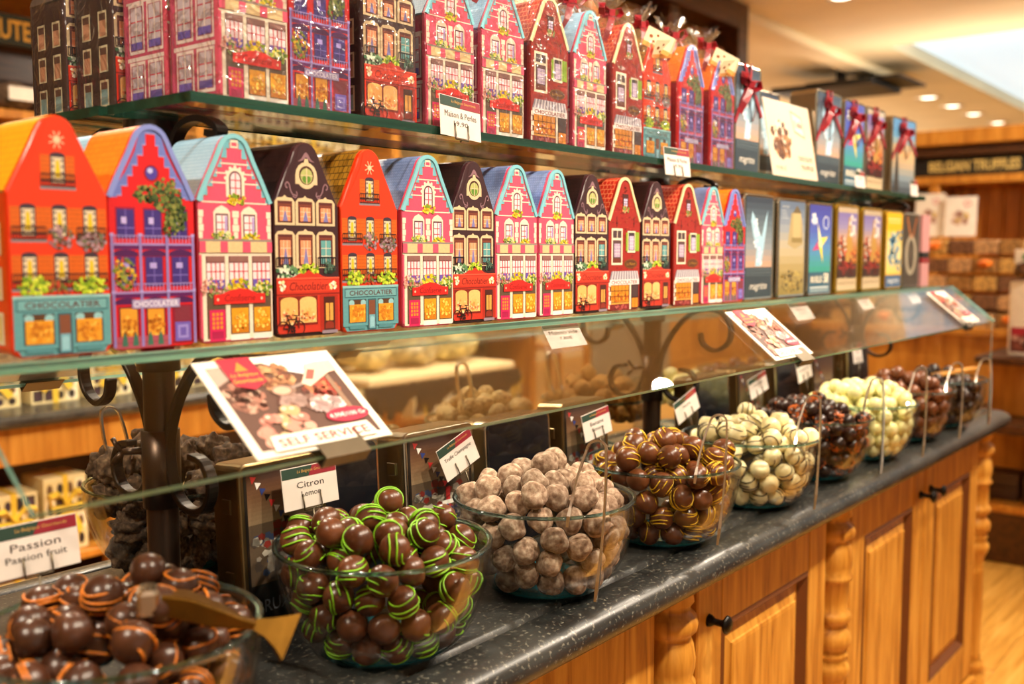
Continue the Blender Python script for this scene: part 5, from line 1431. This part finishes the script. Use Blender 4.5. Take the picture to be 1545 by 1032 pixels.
# ------------------------------------------------------------------ price tags on wire clips
def price_tag(label, x, y, z, w, h, l1, l2, rz=0.0, tilt=-8, lean=0.0, name='price_tag', clipped=True, stem=0.05, price=None):
    t = thing(name, label, 'price tag', (x, y, z), rz, 'price tags')
    t.rotation_euler = (math.radians(tilt), lean, rz)
    m = MB(); m.cbox(-w / 2, w / 2, 0, 0.0008, 0, h, 0.0002); m.build('card', M['tagcard'], t)
    p = Print(); a = 100 * h / w
    p.part('header_print'); p.R(1, a * .74, 99, a - 1, '#1f3a2c'); p.P([(48, a * .74), (99, a * .74), (99, a - 1), (56, a - 1)], '#8c1626'); p.T('La Belgique Gourmande', 58, a * .87, a * .09, '#c89a4c', 60, 0, .2)
    p.part('lettering'); p.T(l1, 50, a * .56, a * .15, '#3a302c', min(78, 8.2 * len(l1)))
    if l2: p.T(l2, 50, a * .34, a * .13, '#3a302c', min(70, 7 * len(l2)))
    for pn, me in p.meshes(w / 100, w / 100, M['paper'], front_map(-w / 2, 0, 0)): put(pn, me, t)
    if clipped:
        m = MB(); c = w * 0.16
        m.tube([(-c, -0.001, h * .34), (-c, -0.0018, 0.002), (-c, -0.001, -0.002), (c, -0.001, -0.002), (c, -0.0018, 0.002), (c, -0.001, h * .34)], 0.0009, 6)
        m.tube([(0, -0.001, -0.002), (0, 0.002, -stem)], 0.001, 6); m.build('wire_clip', M['steel_dark'], t)
    return t
bt = 'small tag reading %s behind its bowl'
price_tag('paper tag reading Passion at the lower left edge', 0.405, 0.872, 0.938, 0.078, 0.046, 'Passion', 'Passion fruit', stem=.10)
price_tag('paper tag reading Citron before the flag bunting tin', 0.712, 0.868, 0.938, 0.078, 0.047, 'Citron', 'Lemon', stem=.05)
price_tag('tilted paper tag reading Truffe Champagne', 0.965, 0.866, 0.937, 0.068, 0.045, 'Truffe Champagne', None, lean=-0.35, stem=.05)
price_tag('paper tag reading Banane behind the yellow-striped chocolates', 1.285, 0.868, 0.935, 0.075, 0.042, 'Banane', 'Banana', stem=.05, lean=-.12)
price_tag('tilted paper tag behind the cream chocolates', 1.58, 0.872, 0.93, 0.08, 0.04, 'Noix', None, lean=-0.3, stem=.05)
price_tag('tilted paper tag behind the orange-crumbed chocolates', 1.87, 0.872, 0.938, 0.08, 0.04, 'Orange', None, lean=-0.2, stem=.05)
price_tag('paper tag behind the pale yellow chocolates', 2.10, 0.872, 0.945, 0.075, 0.045, 'Citron vert', None, lean=-0.15, stem=.05)
price_tag('paper tag behind the plain milk chocolates', 2.42, 0.872, 0.955, 0.06, 0.05, 'Lait', None, stem=.05)
price_tag('white price tag reading Maison vide 7,80 clipped under the middle shelf edge', 1.078, 0.776, 1.097, 0.082, 0.040, 'Maison vide', '7,80€', tilt=-32, clipped=False)
price_tag('price tag reading Maison & Perles 19,90 at the nearer upper shelf edge', 0.897, 0.807, 1.358, 0.072, 0.048, 'Maison & Perles', '19,90', tilt=-6, lean=0.06, stem=.004)
price_tag('price tag reading Maison & Perles 19,90 at the farther upper shelf edge', 1.412, 0.806, 1.345, 0.080, 0.044, 'Maison & Perles', '19,90', tilt=-6, stem=.004)
price_tag('small white price tag with red header below the grey-blue tin of the middle shelf', 1.862, 0.774, 1.094, 0.085, 0.042, 'Boîte', '9,50€', tilt=-36, clipped=False)
price_tag('small white price tag below the crowd picture tins of the middle shelf', 2.21, 0.776, 1.1, 0.075, 0.034, 'Boîte', '9,50€', tilt=-36, clipped=False)
price_tag('small white price tag near the right end of the middle shelf', 2.55, 0.776, 1.1, 0.075, 0.034, 'Boîte', '9,50€', tilt=-36, clipped=False)
price_tag('small white price tag before the starburst tin of the upper shelf', 2.222, 0.808, 1.368, 0.06, 0.036, '19,90', None, tilt=-6, clipped=False)
price_tag('small white price tag before the last tin of the upper shelf', 2.60, 0.808, 1.366, 0.055, 0.04, '19,90', None, tilt=-6, clipped=False)

# ------------------------------------------------------------------ self-service cards on the sloping glass
def card_design():
    p = Print()
    p.part('card_border'); p.R(0, 0, 156, 138, '#f0e6d4')
    p.part('photo_print'); p.R(9, 9, 147, 128, '#5a3a2c'); p.P([(9, 100), (60, 128), (9, 128)], '#b09a8c'); p.P([(70, 128), (147, 128), (147, 108), (110, 104), (92, 112)], '#cfd8e0')
    p.flowers(12, 62, 46, 102, ['#8a5a48', '#5a3424', '#a8705c', '#c09a84'], 70, 5); p.flowers(48, 88, 96, 124, ['#a8744c', '#8a5034', '#c89a6a', '#6a3c28'], 80, 4.5)
    p.flowers(94, 66, 134, 98, ['#a85a34', '#7a3420', '#c8784c', '#b83c30'], 80, 4.5); p.flowers(60, 56, 106, 80, ['#6a4034', '#8f6a5c', '#a88a80'], 60, 5); p.flowers(92, 44, 128, 66, ['#d8c4c0', '#e8dcd8', '#b89c98'], 60, 4.5)
    p.P([(128, 40), (134, 40), (134, 100), (128, 96)], '#8f7058')
    g = random.Random(9)
    for k in range(34):
        u = 22 + g.random() * 74; v = 14 + g.random() * (46 - abs(u - 58) * .35)
        p.E(u, v, 6.6, 6.6, ['#c98a78', '#b87464', '#d8a08c', '#c0a070'][k % 4], 10)
        if k % 2: p.E(u - 1.5, v + 2, 2.8, 2.2, '#ecccb8', 7)
    p.part('spoon_print'); p.E(72, 84, 14, 8, '#8a6a58', 14); p.E(70, 84, 10, 6, '#d8a890', 12); p.L(82, 86, 104, 92, 4, '#9a8478')
    p.part('hand_print'); p.P([(96, 90), (104, 84), (118, 92), (136, 102), (147, 104), (147, 120), (128, 120), (116, 118), (110, 108)], '#efc4b0'); p.P([(104, 96), (112, 94), (122, 108), (114, 110)], '#d8584c')
    p.part('logo_flag'); p.P([(24, 138), (60, 138), (62, 100), (44, 90), (26, 98)], '#b01c34'); p.T('La Belgique', 43, 112, 6, '#e8a43c', 30, .01, .2); p.T('Gourmande', 43, 104, 6, '#e8a43c', 32, .01, .2); p.P([(36, 118), (44, 132), (50, 118)], '#d8842c')
    p.part('price_oval'); p.E(122, 38, 26, 10.5, '#b01c3c', 22); p.T('4,90€/100 Gr', 122, 38, 7, '#f6ece4', 44, .012)
    p.part('banner'); p.P([(20, 4), (140, 4), (136, 24), (24, 24)], '#f4ecdc'); p.T('SELF SERVICE', 80, 13.5, 11, '#8a2418', 104, .02)
    return p
CARD = card_design().meshes(0.149 / 156, 0.113 / 138, M['paper'], lambda u, v, h: (u - 0.0745, -h, v))
def service_card(label, x, rear=False, sx=1.0):
    s = 1
    q = Vector((x, GY0 + GC * 0.007, GZ0 + GS * 0.007)) + GN * 0.0064
    t = thing('service_card', label, 'card', tuple(q), 0, 'self-service cards')
    t.rotation_euler = (-math.acos(GS), 0, math.radians(1))
    if rear:
        t.location = (x, 2 * PY - q.y, q.z); t.rotation_euler = (-math.acos(GS), 0, math.pi)
    m = MB(); m.cbox(-0.0745, 0.0745, 0, 0.0012, 0, 0.113, 0.0003); m.build('board', M['white'], t)
    for pn, me in CARD: put(pn, me, t)
    return t
service_card('self-service card with chocolates photo on the sloping glass, nearest and largest', 0.550)
service_card('self-service card on the sloping glass right of the middle iron post', 1.512)
service_card('self-service card at the far right end of the sloping glass', 2.545)
service_card('self-service card seen from behind on the rear sloping glass, left', 0.60, True)
service_card('self-service card seen from behind on the rear sloping glass, beside the shelf price tag', 1.17, True)

# ------------------------------------------------------------------ background: wall shelving with gift boxes
def gift_mesh(seed, w, h, d):
    g = random.Random(seed); p = Print(); p.part('box_print')
    p.R(0.5, 0.5, 99.5, 99.5, '#e0cf9c')
    for i in range(4):
        for j in range(4):
            u, v = 4 + i * 23.5, 4 + j * 23.5
            p.R(u, v, u + 20, v + 20, g.choice(['#efe4bc', '#3a2a20', '#d9c48a', '#f2e8c8'])); p.E(u + 10, v + 9, 7, 8, g.choice(['#3a2430', '#2a1c18', '#4a3244', '#6a4a2c']), 9)
    return p
GIFT = []
for s in range(3):
    pr = gift_mesh(s, 1, 1, 1)
    GIFT.append(pr.meshes(0.01, 0.01, M['paper'], lambda u, v, h: (u - .5, -h, v))[0][1])
gb = MB(); gb.cbox(-.5, .5, 0.0, 1, 0, 1, 0.01); GIFT_BODY = gb.mesh('carton', plain('kraft_cream_card', '#d8c48c', .6, 0, .4, .1))
def ribbon_mesh():
    m = MB()
    m.box(-.06, .06, -.012, 1.012, -.002, 1.012)
    for a in (-1, 1):
        m.tube([(0, -.02, .62), (a * .2, -.10, .80), (a * .42, -.12, .78), (a * .38, -.06, .60), (0, -.02, .60)], 1.0, flat=(.07, .006), up=(0, 1, .3))
        m.tube([(0, -.03, .6), (a * .16, -.08, .42), (a * .3, -.08, .24)], 1.0, flat=(.07, .006), up=(1, 0, 0))
    return m.mesh('ribbon', M['ribbon_y'])
GIFT_RIB = ribbon_mesh()
grg = random.Random(21)
def gift_box(x, y, z, w, h, d, label, group, rib=True, rz=0.0):
    t = thing('gift_box', label, 'gift box', (x, y, z), rz, group)
    put('carton', GIFT_BODY, t, scale=(w, d, h)); put('box_print', grg.choice(GIFT), t, scale=(w, 0.3, h))
    if rib: put('ribbon', GIFT_RIB, t, scale=(w, d, h))
    return t
def wall_unit(label, x0, x1, y0, y1, ztop, shelves, name='wall_shelving', wood='wood_far', n_up=3):
    t = thing(name, label, 'shelving', ((x0 + x1) / 2, y1, 0))
    o = Vector(t.location)
    def pc(nm, *b, mt=wood):
        m = MB(); m.cbox(b[0] - o.x, b[1] - o.x, b[2] - o.y, b[3] - o.y, b[4], b[5], .003); return m.build(nm, M[mt], t)
    pc('back_panel', x0, x1, y1 - .02, y1, 0, ztop, mt='wood_dark')
    for i in range(n_up): xx = x0 + (x1 - x0 - .05) * i / (n_up - 1); pc('upright', xx, xx + .05, y0, y1 - .02, 0, ztop)
    for z in shelves: pc('shelf', x0 + .05, x1 - .05, y0 + .005, y1 - .02, z - .03, z)
    pc('cornice', x0 - .03, x1 + .03, y0 - .04, y1, ztop, ztop + .08)
    return t
SH = [0.12, 0.42, 0.8, 1.08, 1.32, 1.56]
wall_unit('amber wood wall shelving full of patterned gift boxes behind the display stand', 1.2, 4.4, 3.4, 3.75, 2.08, SH, n_up=4)
m = MB(); m.cbox(1.25 - 2.8, 2.25 - 2.8, 3.405 - 3.75, 3.73 - 3.75, 1.67, 1.70, .003); m.build('shelf', M['wood_far'], bpy.data.objects['wall_shelving'])
LG = 'patterned cream gift box with yellow ribbon on the wall shelving'
for z in SH[1:]:
    x = 1.30
    while x < 4.25:
        w_ = grg.uniform(.13, .2); h_ = grg.uniform(.15, .2)
        up = [1.2 + 3.15 * i / 3 for i in range(4)]
        if not any(u - w_ / 2 - .01 < x + w_ / 2 < u + .06 + w_ / 2 for u in up):
            if z < 1.5 or x > 2.25: gift_box(x + w_ / 2, 3.44, z + .0005, w_, h_, .14, LG, 'gift boxes on the wall shelving', grg.random() < .6, grg.uniform(-.08, .08))
        x += w_ + .02
# sign board with gilt lettering at the upper left
t = thing('shop_sign', 'dark green sign board with gilt letters in the upper left corner', 'sign', (1.72, 3.36, 1.9))
m = MB(); m.cbox(-.55, .55, 0, .03, 0, .1, .004); m.build('board', plain('dark_green_board', '#1c2620', .4), t)
p = Print(); p.part('lettering'); p.T('HAUTE TRADITION', 46, 5, 6.5, '#d8a43c', 50, .02)
for pn, me in p.meshes(0.01, 0.01, M['paper'], front_map(-.5, 0, 0)): put(pn, me, t)
for k in range(4):
    t = thing('sweet_bag', 'clear bag of pale sweets on the upper left shelf', 'bag', (1.45 + k * .14, 3.46, 1.7005), 0, 'bags on the upper left shelf')
    m = lump(60 + k, .06, amp=.12, freq=3, squash=.75); m.build('bag', plain('mixed_sweets%d' % k, ['#8a7a5c', '#5a4a3c', '#cfc6ae', '#a08a5c'][k], .35, 0, .5, .5, 45), t, loc=(0, 0, .05))
    m = MB(); m.cbox(-.045, .045, -.068, -.066, .03, .075, .0005); m.build('paper_label', M['white'], t)

# gift box table left of the aisle, seen through the glass under the middle shelf
t = thing('gift_table', 'stone-topped gift table with shelves, seen through the glass at the left', 'table', (1.6, 2.85, 0))
def tp(nm, b, mt, bev=.004):
    m = MB(); m.cbox(b[0] - 1.6, b[1] - 1.6, b[2] - 2.85, b[3] - 2.85, b[4], b[5], bev); return m.build(nm, M[mt], t)
tp('stone_top', (0.7, 2.25, 2.62, 3.1, .765, .8), 'stone', .012); tp('apron', (0.75, 2.2, 2.67, 3.05, .66, .766), 'wood_far')
for x in (0.76, 1.46, 2.12): tp('leg', (x, x + .06, 2.68, 2.74, 0, .66), 'wood_far')
tp('shelf', (0.75, 2.2, 2.68, 3.05, .36, .385), 'wood_far'); tp('shelf', (0.75, 2.2, 2.68, 3.05, .08, .105), 'wood_far'); tp('back_panel', (0.75, 2.2, 3.03, 3.05, .1, .66), 'wood_dark')
for z in (.3855, .1055):
    for k in range(9):
        x = 0.91 + k * .145
        if abs(x - 1.49) < .1 or x > 2.0: continue
        gift_box(x, 2.70 + grg.random() * .03, z, .125, grg.uniform(.16, .24), .12, 'patterned gift box with yellow ribbon under the stone-topped table', 'gift boxes under the stone-topped table', True, grg.uniform(-.1, .1))
for k in range(8):
    gift_box(0.85 + k * .17, 2.78, .8005, .14, grg.uniform(.1, .16), .12, 'patterned gift box with yellow ribbon on the stone-topped table', 'gift boxes on the stone-topped table', True, grg.uniform(-.2, .2))

# low cabinets along the back wall
def low_cabinet(label, x0, x1, y0, y1, h, nd, top='stone'):
    t = thing('low_cabinet', label, 'cabinet', ((x0 + x1) / 2, y1, 0))
    o = Vector(t.location)
    def pc(nm, b, mt, par=t):
        m = MB(); m.cbox(b[0] - o.x, b[1] - o.x, b[2] - o.y, b[3] - o.y, b[4], b[5], .004); q = m.build(nm, M[mt], par); return q
    pc('body', (x0, x1, y0 + .03, y1, .05, h), 'wood_far'); pc('top', (x0 - .03, x1 + .03, y0 - .04, y1, h, h + .04), top); pc('plinth', (x0, x1, y0 + .01, y1, 0, .05), 'wood_far')
    wd = (x1 - x0) / nd
    for k in range(nd):
        d = pc('door', (x0 + k * wd + .02, x0 + (k + 1) * wd - .02, y0, y0 + .03, .08, h - .04), 'wood_far')
        pc('panel', (x0 + k * wd + .1, x0 + (k + 1) * wd - .1, y0 - .012, y0, .17, h - .13), 'wood_far', d)
    return t
low_cabinet('amber wood cabinet across the shop, seen through the glass below the pink tins', 4.3, 6.3, 5.3, 5.8, .62, 4)
low_cabinet('long amber wood cabinet far back, seen through the glass on the right', 8.4, 13.5, 5.3, 5.8, .9, 8)
# dark lace-edged iron side table in front of it
t = thing('lace_table', 'dark iron table with lace-like edge, blurred behind the sloping glass', 'table', (2.95, 3.0, 0))
t.location = (3.05, 3.05, 0)
m = MB(); m.cbox(-.42, .48, -.2, .2, .70, .735, .008); m.build('top', M['cream_wall'], t)
m = MB()
for k in range(17):
    x = -.42 + .9 * k / 16; d = .06 + .08 * abs(math.sin(k * .8))
    m.tube([(x, -.195, .70), (x + .01, -.2, .70 - d * .6), (x - .005, -.195, .70 - d)], [1, 1.2, .5], flat=(.028, .004), up=(1, 0, 0))
m.build('lace_edge', M['black'], t)
for sx in (-.36, .42):
    m = MB(); m.tube([(sx, -.12, .70), (sx * .8, -.14, .45), (sx * .55, -.1, .25), (sx * .9, -.16, .01)], .02, 8); m.build('leg', M['black'], t)
for k in range(3):
    m = lump(70 + k, .12, amp=.1, freq=4, squash=.5); o = m.build('wrapped_basket', plain('cellophane_basket%d' % k, ['#b8a468', '#a89a70', '#c8b47c'][k], .3, 0, .5, .35, 25), None, loc=(2.8 + k * .27, 3.06, .81)); tag(o, 'cellophane-wrapped goods on the blurred lace-edged table', 'basket', 'wrapped goods on the lace-edged table')
# wooden chair far back
t = thing('wooden_chair', 'wooden ladder-back chair standing far back, seen left of the middle post', 'chair', (6.85, 5.1, 0))
m = MB(); m.cbox(-.22, .22, -.22, .22, .42, .46, .01); m.build('seat', M['wood_far'], t)
for sx in (-.2, .2):
    for sy, h in ((-.2, .42), (.2, .95)): m = MB(); m.cbox(sx - .022, sx + .022, sy - .022, sy + .022, 0, h, .004); m.build('leg', M['wood_far'], t)
for z in (.6, .75, .88): m = MB(); m.cbox(-.18, .18, .19, .21, z, z + .05, .004); m.build('back_rail', M['wood_far'], t)
t = thing('grey_screen', 'grey panel screen standing behind the middle iron post', 'screen', (8.0, 5.0, 0))
m = MB(); m.cbox(-.75, .6, -.02, .02, .03, 1.5, .005); m.build('panel', plain('grey_felt', '#8a7f66', .8), t)
for sx in (-.6, .45): m = MB(); m.cbox(sx - .02, sx + .02, -.15, .15, 0, .035, .004); m.build('foot', M['steel_dark'], t)
# dark framed lit cabinet behind the bags of the upper shelf
t = thing('wall_cabinet', 'dark framed amber-lit wall cabinet behind the wrapped tins, upper middle', 'cabinet', (4.6, 2.62, 0))
def wc(nm, b, mt): m = MB(); m.cbox(b[0] - 4.6, b[1] - 4.6, b[2] - 2.62, b[3] - 2.62, b[4], b[5], .004); return m.build(nm, M[mt], t)
wc('amber_back', (3.75, 5.2, 2.74, 2.76, 1.5, 2.5), 'wood_far'); wc('side', (5.12, 5.24, 2.56, 2.76, 1.48, 2.6), 'wood_dark'); wc('side', (3.7, 3.8, 2.56, 2.76, 1.48, 2.6), 'wood_dark'); wc('top', (3.8, 5.12, 2.56, 2.76, 2.46, 2.6), 'wood_dark'); wc('mullion', (4.42, 4.5, 2.58, 2.74, 1.52, 2.46), 'wood_dark')
for z in (1.48, 1.82, 2.15): wc('shelf', (3.8, 5.12, 2.6, 2.74, z, z + .025), 'wood_far')
for k in range(11):
    for z in (1.5055, 1.8455, 2.1755):
        x = 3.87 + k * .115
        if 4.36 < x < 4.56: continue
        t2 = thing('praline_box', 'small ribboned praline box in the dark framed wall cabinet', 'box', (x, 2.62, z), 0, 'praline boxes in the wall cabinet')
        cc = ['#d8c08a', '#b86a3c', '#e8dcc0', '#8a3a2c', '#c8a04c'][(k * 3 + int(z * 10)) % 5]
        if ('pb' + cc) not in M: M['pb' + cc] = plain('praline_card_' + cc[1:], cc, .5)
        m = MB(); m.cbox(-.045, .045, 0, .09, 0, .14 + .03 * ((k * 7) % 3), .003); m.build('carton', M['pb' + cc], t2)
        m = MB(); m.box(-.0465, .0465, -.0015, .0915, .06, .075); m.build('ribbon', M['ribbon'], t2)

# ------------------------------------------------------------------ background: right side of the shop
t = thing('truffle_cabinet', 'tall amber wood wall unit with black BELGIAN TRUFFLES sign at the far right', 'shelving', (6.6, 1.3, 0))
def rc(nm, b, mt, bev=.005): m = MB(); m.cbox(b[0] - 6.6, b[1] - 6.6, b[2] - 1.3, b[3] - 1.3, b[4], b[5], bev); return m.build(nm, M[mt], t)
rc('back_panel', (6.85, 6.9, -.6, 3.0, 0, 1.97), 'wood_dark'); rc('cornice', (6.38, 6.9, -.65, 3.05, 1.88, 1.97), 'wood_far'); rc('cornice_moulding', (6.44, 6.9, -.62, 3.02, 1.82, 1.88), 'wood_dark')
rc('frieze', (6.5, 6.9, -.6, 3.0, 1.70, 1.82), 'black'); rc('rail', (6.47, 6.9, -.6, 3.0, 1.65, 1.70), 'wood_far')
for y in (3.0, 1.93, 1.36, .8, -.1): rc('upright', (6.48, 6.86, y - .06, y, 0, 1.65), 'wood_far')
for k in range(5): rc('board', (6.78, 6.82, 1.365 + k * .1, 1.462 + k * .1, .9, 1.65), 'wood_far')
for z in (.3, .75, 1.1): rc('shelf', (6.5, 6.85, -.6, 3.0, z, z + .03), 'wood_far')
p = Print(); p.part('sign_lettering'); p.T('BELGIAN TRUFFLES', 0, 0, 6.5, '#d8b868', 52, .03)
p.part('sign_emblem'); p.E(34, 0, 4.5, 4, '#d8802c', 14)
p.part('sign_lettering'); p.T('BELGIAN TRUFFLES', 72, 0, 6.5, '#d8b868', 52, .03)
for pn, me in p.meshes(.01, .01, M['paper'], lambda u, v, h: (-.1 - h - .0008, .38 - u, 1.76 + v)): put(pn, me, t)
# display island before it
t = thing('display_island', 'low brown wood display island with shelves at the right, behind the counter end', 'table', (4.55, .55, 0))
def di(nm, b, mt, bev=.005): m = MB(); m.cbox(b[0] - 4.55, b[1] - 4.55, b[2] - .55, b[3] - .55, b[4], b[5], bev); return m.build(nm, M[mt], t)
di('plinth', (4.22, 4.9, -.3, 1.12, 0.0, .2), 'wood_dark'); di('shelf', (4.22, 4.9, -.3, 1.12, .2, .235), 'wood_h'); di('shelf', (4.18, 4.95, -.3, 1.15, .52, .56), 'wood_dark'); di('back_board', (4.6, 4.62, -.3, 1.12, .235, .52), 'wood_far')
di('upright', (4.22, 4.27, 1.06, 1.12, .235, .52), 'wood_far'); di('top_board', (4.3, 4.9, -.3, 1.08, .78, .81), 'wood_dark'); di('panel', (4.42, 4.46, -.3, 1.05, .56, .78), 'wood_far')
for k in range(6):
    for j in range(2):
        o = MB(); o.cbox(-.06, .06, -.085, .085, 0, .055, .004); q = o.build('chocolate_carton', plain('brown_carton', '#3c2418', .5) if 'bc' not in M else M['bc'], None, loc=(4.36, .98 - k * .185, .2355 + j * .0556)); M['bc'] = q.data.materials[0]
        tag(q, 'flat dark brown chocolate carton stacked on the display island shelf', 'box', 'dark brown cartons on the display island')
for k in range(4):
    t2 = thing('photo_carton', 'white carton with a chocolate photo on the display island' if k else 'white carton with a chocolate photo, nearest on the display island', 'box', (4.42, .87 - k * .24, .8105), math.radians(-90), 'white photo cartons')
    m = MB(); m.cbox(-.115, .115, 0, .2, 0, .3, .004); m.build('carton', M['white'], t2)
    p = Print(); p.part('photo_print'); p.R(4, 6, 96, 50, '#6a2c20'); p.flowers(8, 8, 92, 44, ['#8a4a38', '#a86a5c', '#4a2018', '#c89a8c'], 60, 6); p.R(6, 36, 28, 50, '#b01c34')
    for pn, me in p.meshes(.0023, .0023, M['paper'], front_map(-.115, 0, 0)): put(pn, me, t2)
for k in range(6):
    for j in range(2):
        t2 = thing('praline_bag', 'clear bag of dark pralines with white header on top of the photo cartons', 'bag', (4.46 + .13 * j, .93 - k * .14, 1.1108), 0, 'praline bags on the cartons')
        m = lump(80 + k, .055, amp=.14, freq=4, squash=.75); m.build('bag', plain('dark_pralines_in_bag%d' % (k % 3), ['#4a3020', '#6a4a34', '#3a2418'][k % 3], .2, 0, .5, .5, 50), t2, loc=(0, 0, .04))
        m = MB(); m.cbox(-.006, .006, -.05, .05, .072, .13, .002); m.build('header_card', M['white'], t2); m = MB(); m.box(-.0075, -.006, -.02, .0, .09, .11); m.build('red_mark', M['ribbon'], t2); m = MB(); m.box(-.0075, -.006, .0, .02, .09, .11); m.build('green_mark', plain('green_ink', '#3c8a4c', .5) if 'gi' not in M else M['gi'], t2)
def standing_card(label, x, y, z, w, h):
    t2 = thing('standing_card', label, 'card', (x, y, z), math.radians(-90))
    t2.rotation_euler = (math.radians(-8), 0, math.radians(-86))
    m = MB(); m.cbox(-w / 2, w / 2, 0, .004, 0, h, .0006); m.build('board', M['white'], t2)
    p = Print(); a = 100 * h / w; p.part('picture_print'); p.flowers(24, a * .3, 76, a * .62, ['#c8a08c', '#d8b83c', '#a87a6c', '#e0c4b0'], 40, 7); p.part('logo_print'); p.ring(70, a * .82, 8, 3, '#d8485c', 14)
    for pn, me in p.meshes(w / 100, w / 100, M['paper'], front_map(-w / 2, 0, 0)): put(pn, me, t2)
# side table with stacked sweets boxes and two cards, between counter and wall unit
t = thing('sweets_table', 'amber wood sweets table behind the right end of the counter', 'table', (5.4, 1.55, 0))
def sw(nm, b, mt, bev=.005): m = MB(); m.cbox(b[0] - 5.4, b[1] - 5.4, b[2] - 1.55, b[3] - 1.55, b[4], b[5], bev); return m.build(nm, M[mt], t)
sw('body', (5.25, 5.75, 1.12, 2.1, 0, .82), 'wood_far'); sw('top', (5.2, 5.8, 1.08, 2.14, .82, .86), 'wood_far')
for k in range(8):
    for j in range(5):
        t2 = thing('sweets_tray', 'shallow tray of brown and orange sweets stacked on the sweets table', 'tray', (5.3, 1.17 + k * .118, .8605 + j * .09), 0, 'sweets trays')
        m = MB(); m.cbox(-.05, .1, -.055, .055, 0, .07, .004); m.build('tray', plain('sweets_pack%d' % ((k + j) % 4), ['#8f6a3c', '#a8845c', '#6a4a34', '#b08a4c'][(k + j) % 4], .35, 0, .5, .45, 60), t2)
        if (k * 2 + j) % 5 == 0: m = lump(90 + k, .03, amp=.2, freq=4, squash=.6); m.build('orange_bow', plain('orange_bow', '#e0721c', .4) if 'ob' not in M else M['ob'], t2, loc=(-.065, 0, .045))
standing_card('white picture card with red logo, left of two behind the right shelf end', 5.3, 1.575, 1.3115, .14, .22)
standing_card('white picture card with red logo, right of two behind the right shelf end', 5.3, 1.425, 1.3115, .15, .2)
o = MB(); o.cbox(-.05, .05, -.06, .06, 0, .34, .004); q = o.build('tall_carton', plain('dusty_pink_card', '#b8948a', .6), None, loc=(4.7, .80, 1.2)); q.location = (4.75, .86, .8105); q.scale.z = 1.75
tag(q, 'tall dusty pink carton at the right edge of the picture', 'box')
# black ceiling vents
t = thing('ceiling_vent', 'black angled ceiling vent above the ribboned tins', 'vent', (7.5, 2.9, 2.45))
m = MB(); m.cbox(-.32, .3, -.35, .42, -.02, .02, .005); m.build('grille', M['black'], t); m = MB(); m.cbox(-.2, .4, -.5, .2, .03, .05, .004); m.build('upper_blade', M['black'], t)
m = MB(); m.cbox(-.03, .03, -.03, .03, .02, .15, .004); m.build('hanger', M['black'], t)
t = thing('ceiling_vent', 'dark ceiling duct above the far wall unit at the right', 'vent', (8.2, 0.9, 2.08))
m = MB(); m.cbox(-.15, .15, -1.2, 1.2, -.03, .03, .01); m.build('duct', plain('grey_duct', '#4a4038', .5), t); m = MB(); m.cbox(-.03, .03, -.1, .1, .03, .52, .004); m.build('hanger', M['black'], t)

# cabinet across the aisle (mirrored in the bowls and tins)
t = low_cabinet('amber wood cabinet across the aisle, facing the counter', 0.6, 4.4, -1.45, -1.05, 1.0, 7)
t.rotation_euler = (0, 0, math.pi); t.location = (2.5, -1.5, 0)
# added fill uplights, not known fixtures, on the wall units to brighten the ceiling
for nm, x, y, z, sx, sy, wt in (('truffle_cabinet', 6.75, 1.2, 2.0, .15, 2.8, 14), ('wall_shelving', 2.8, 3.6, 2.2, 2.8, .15, 60), ('low_cabinet', 10.5, 5.6, .962, 4.5, .2, 120)):
    t = thing('added_uplight', 'added fill uplight on top of the ' + {'truffle_cabinet': 'truffle wall unit', 'wall_shelving': 'gift box shelving', 'low_cabinet': 'long far cabinet'}[nm], 'light', (x, y, z))
    m = MB(); m.cbox(-sx / 2, sx / 2, -sy / 2, sy / 2, -.02, 0, .003); m.build('housing', M['chrome'], t)
    ld = bpy.data.lights.new('added_uplight_glow', 'AREA'); ld.shape = 'RECTANGLE'; ld.size = sx; ld.size_y = sy; ld.energy = wt; ld.color = WARM
    lo = bpy.data.objects.new('added_uplight_glow', ld); lo.location = (0, 0, .01); lo.rotation_euler = (math.pi, 0, 0); link(lo, t)
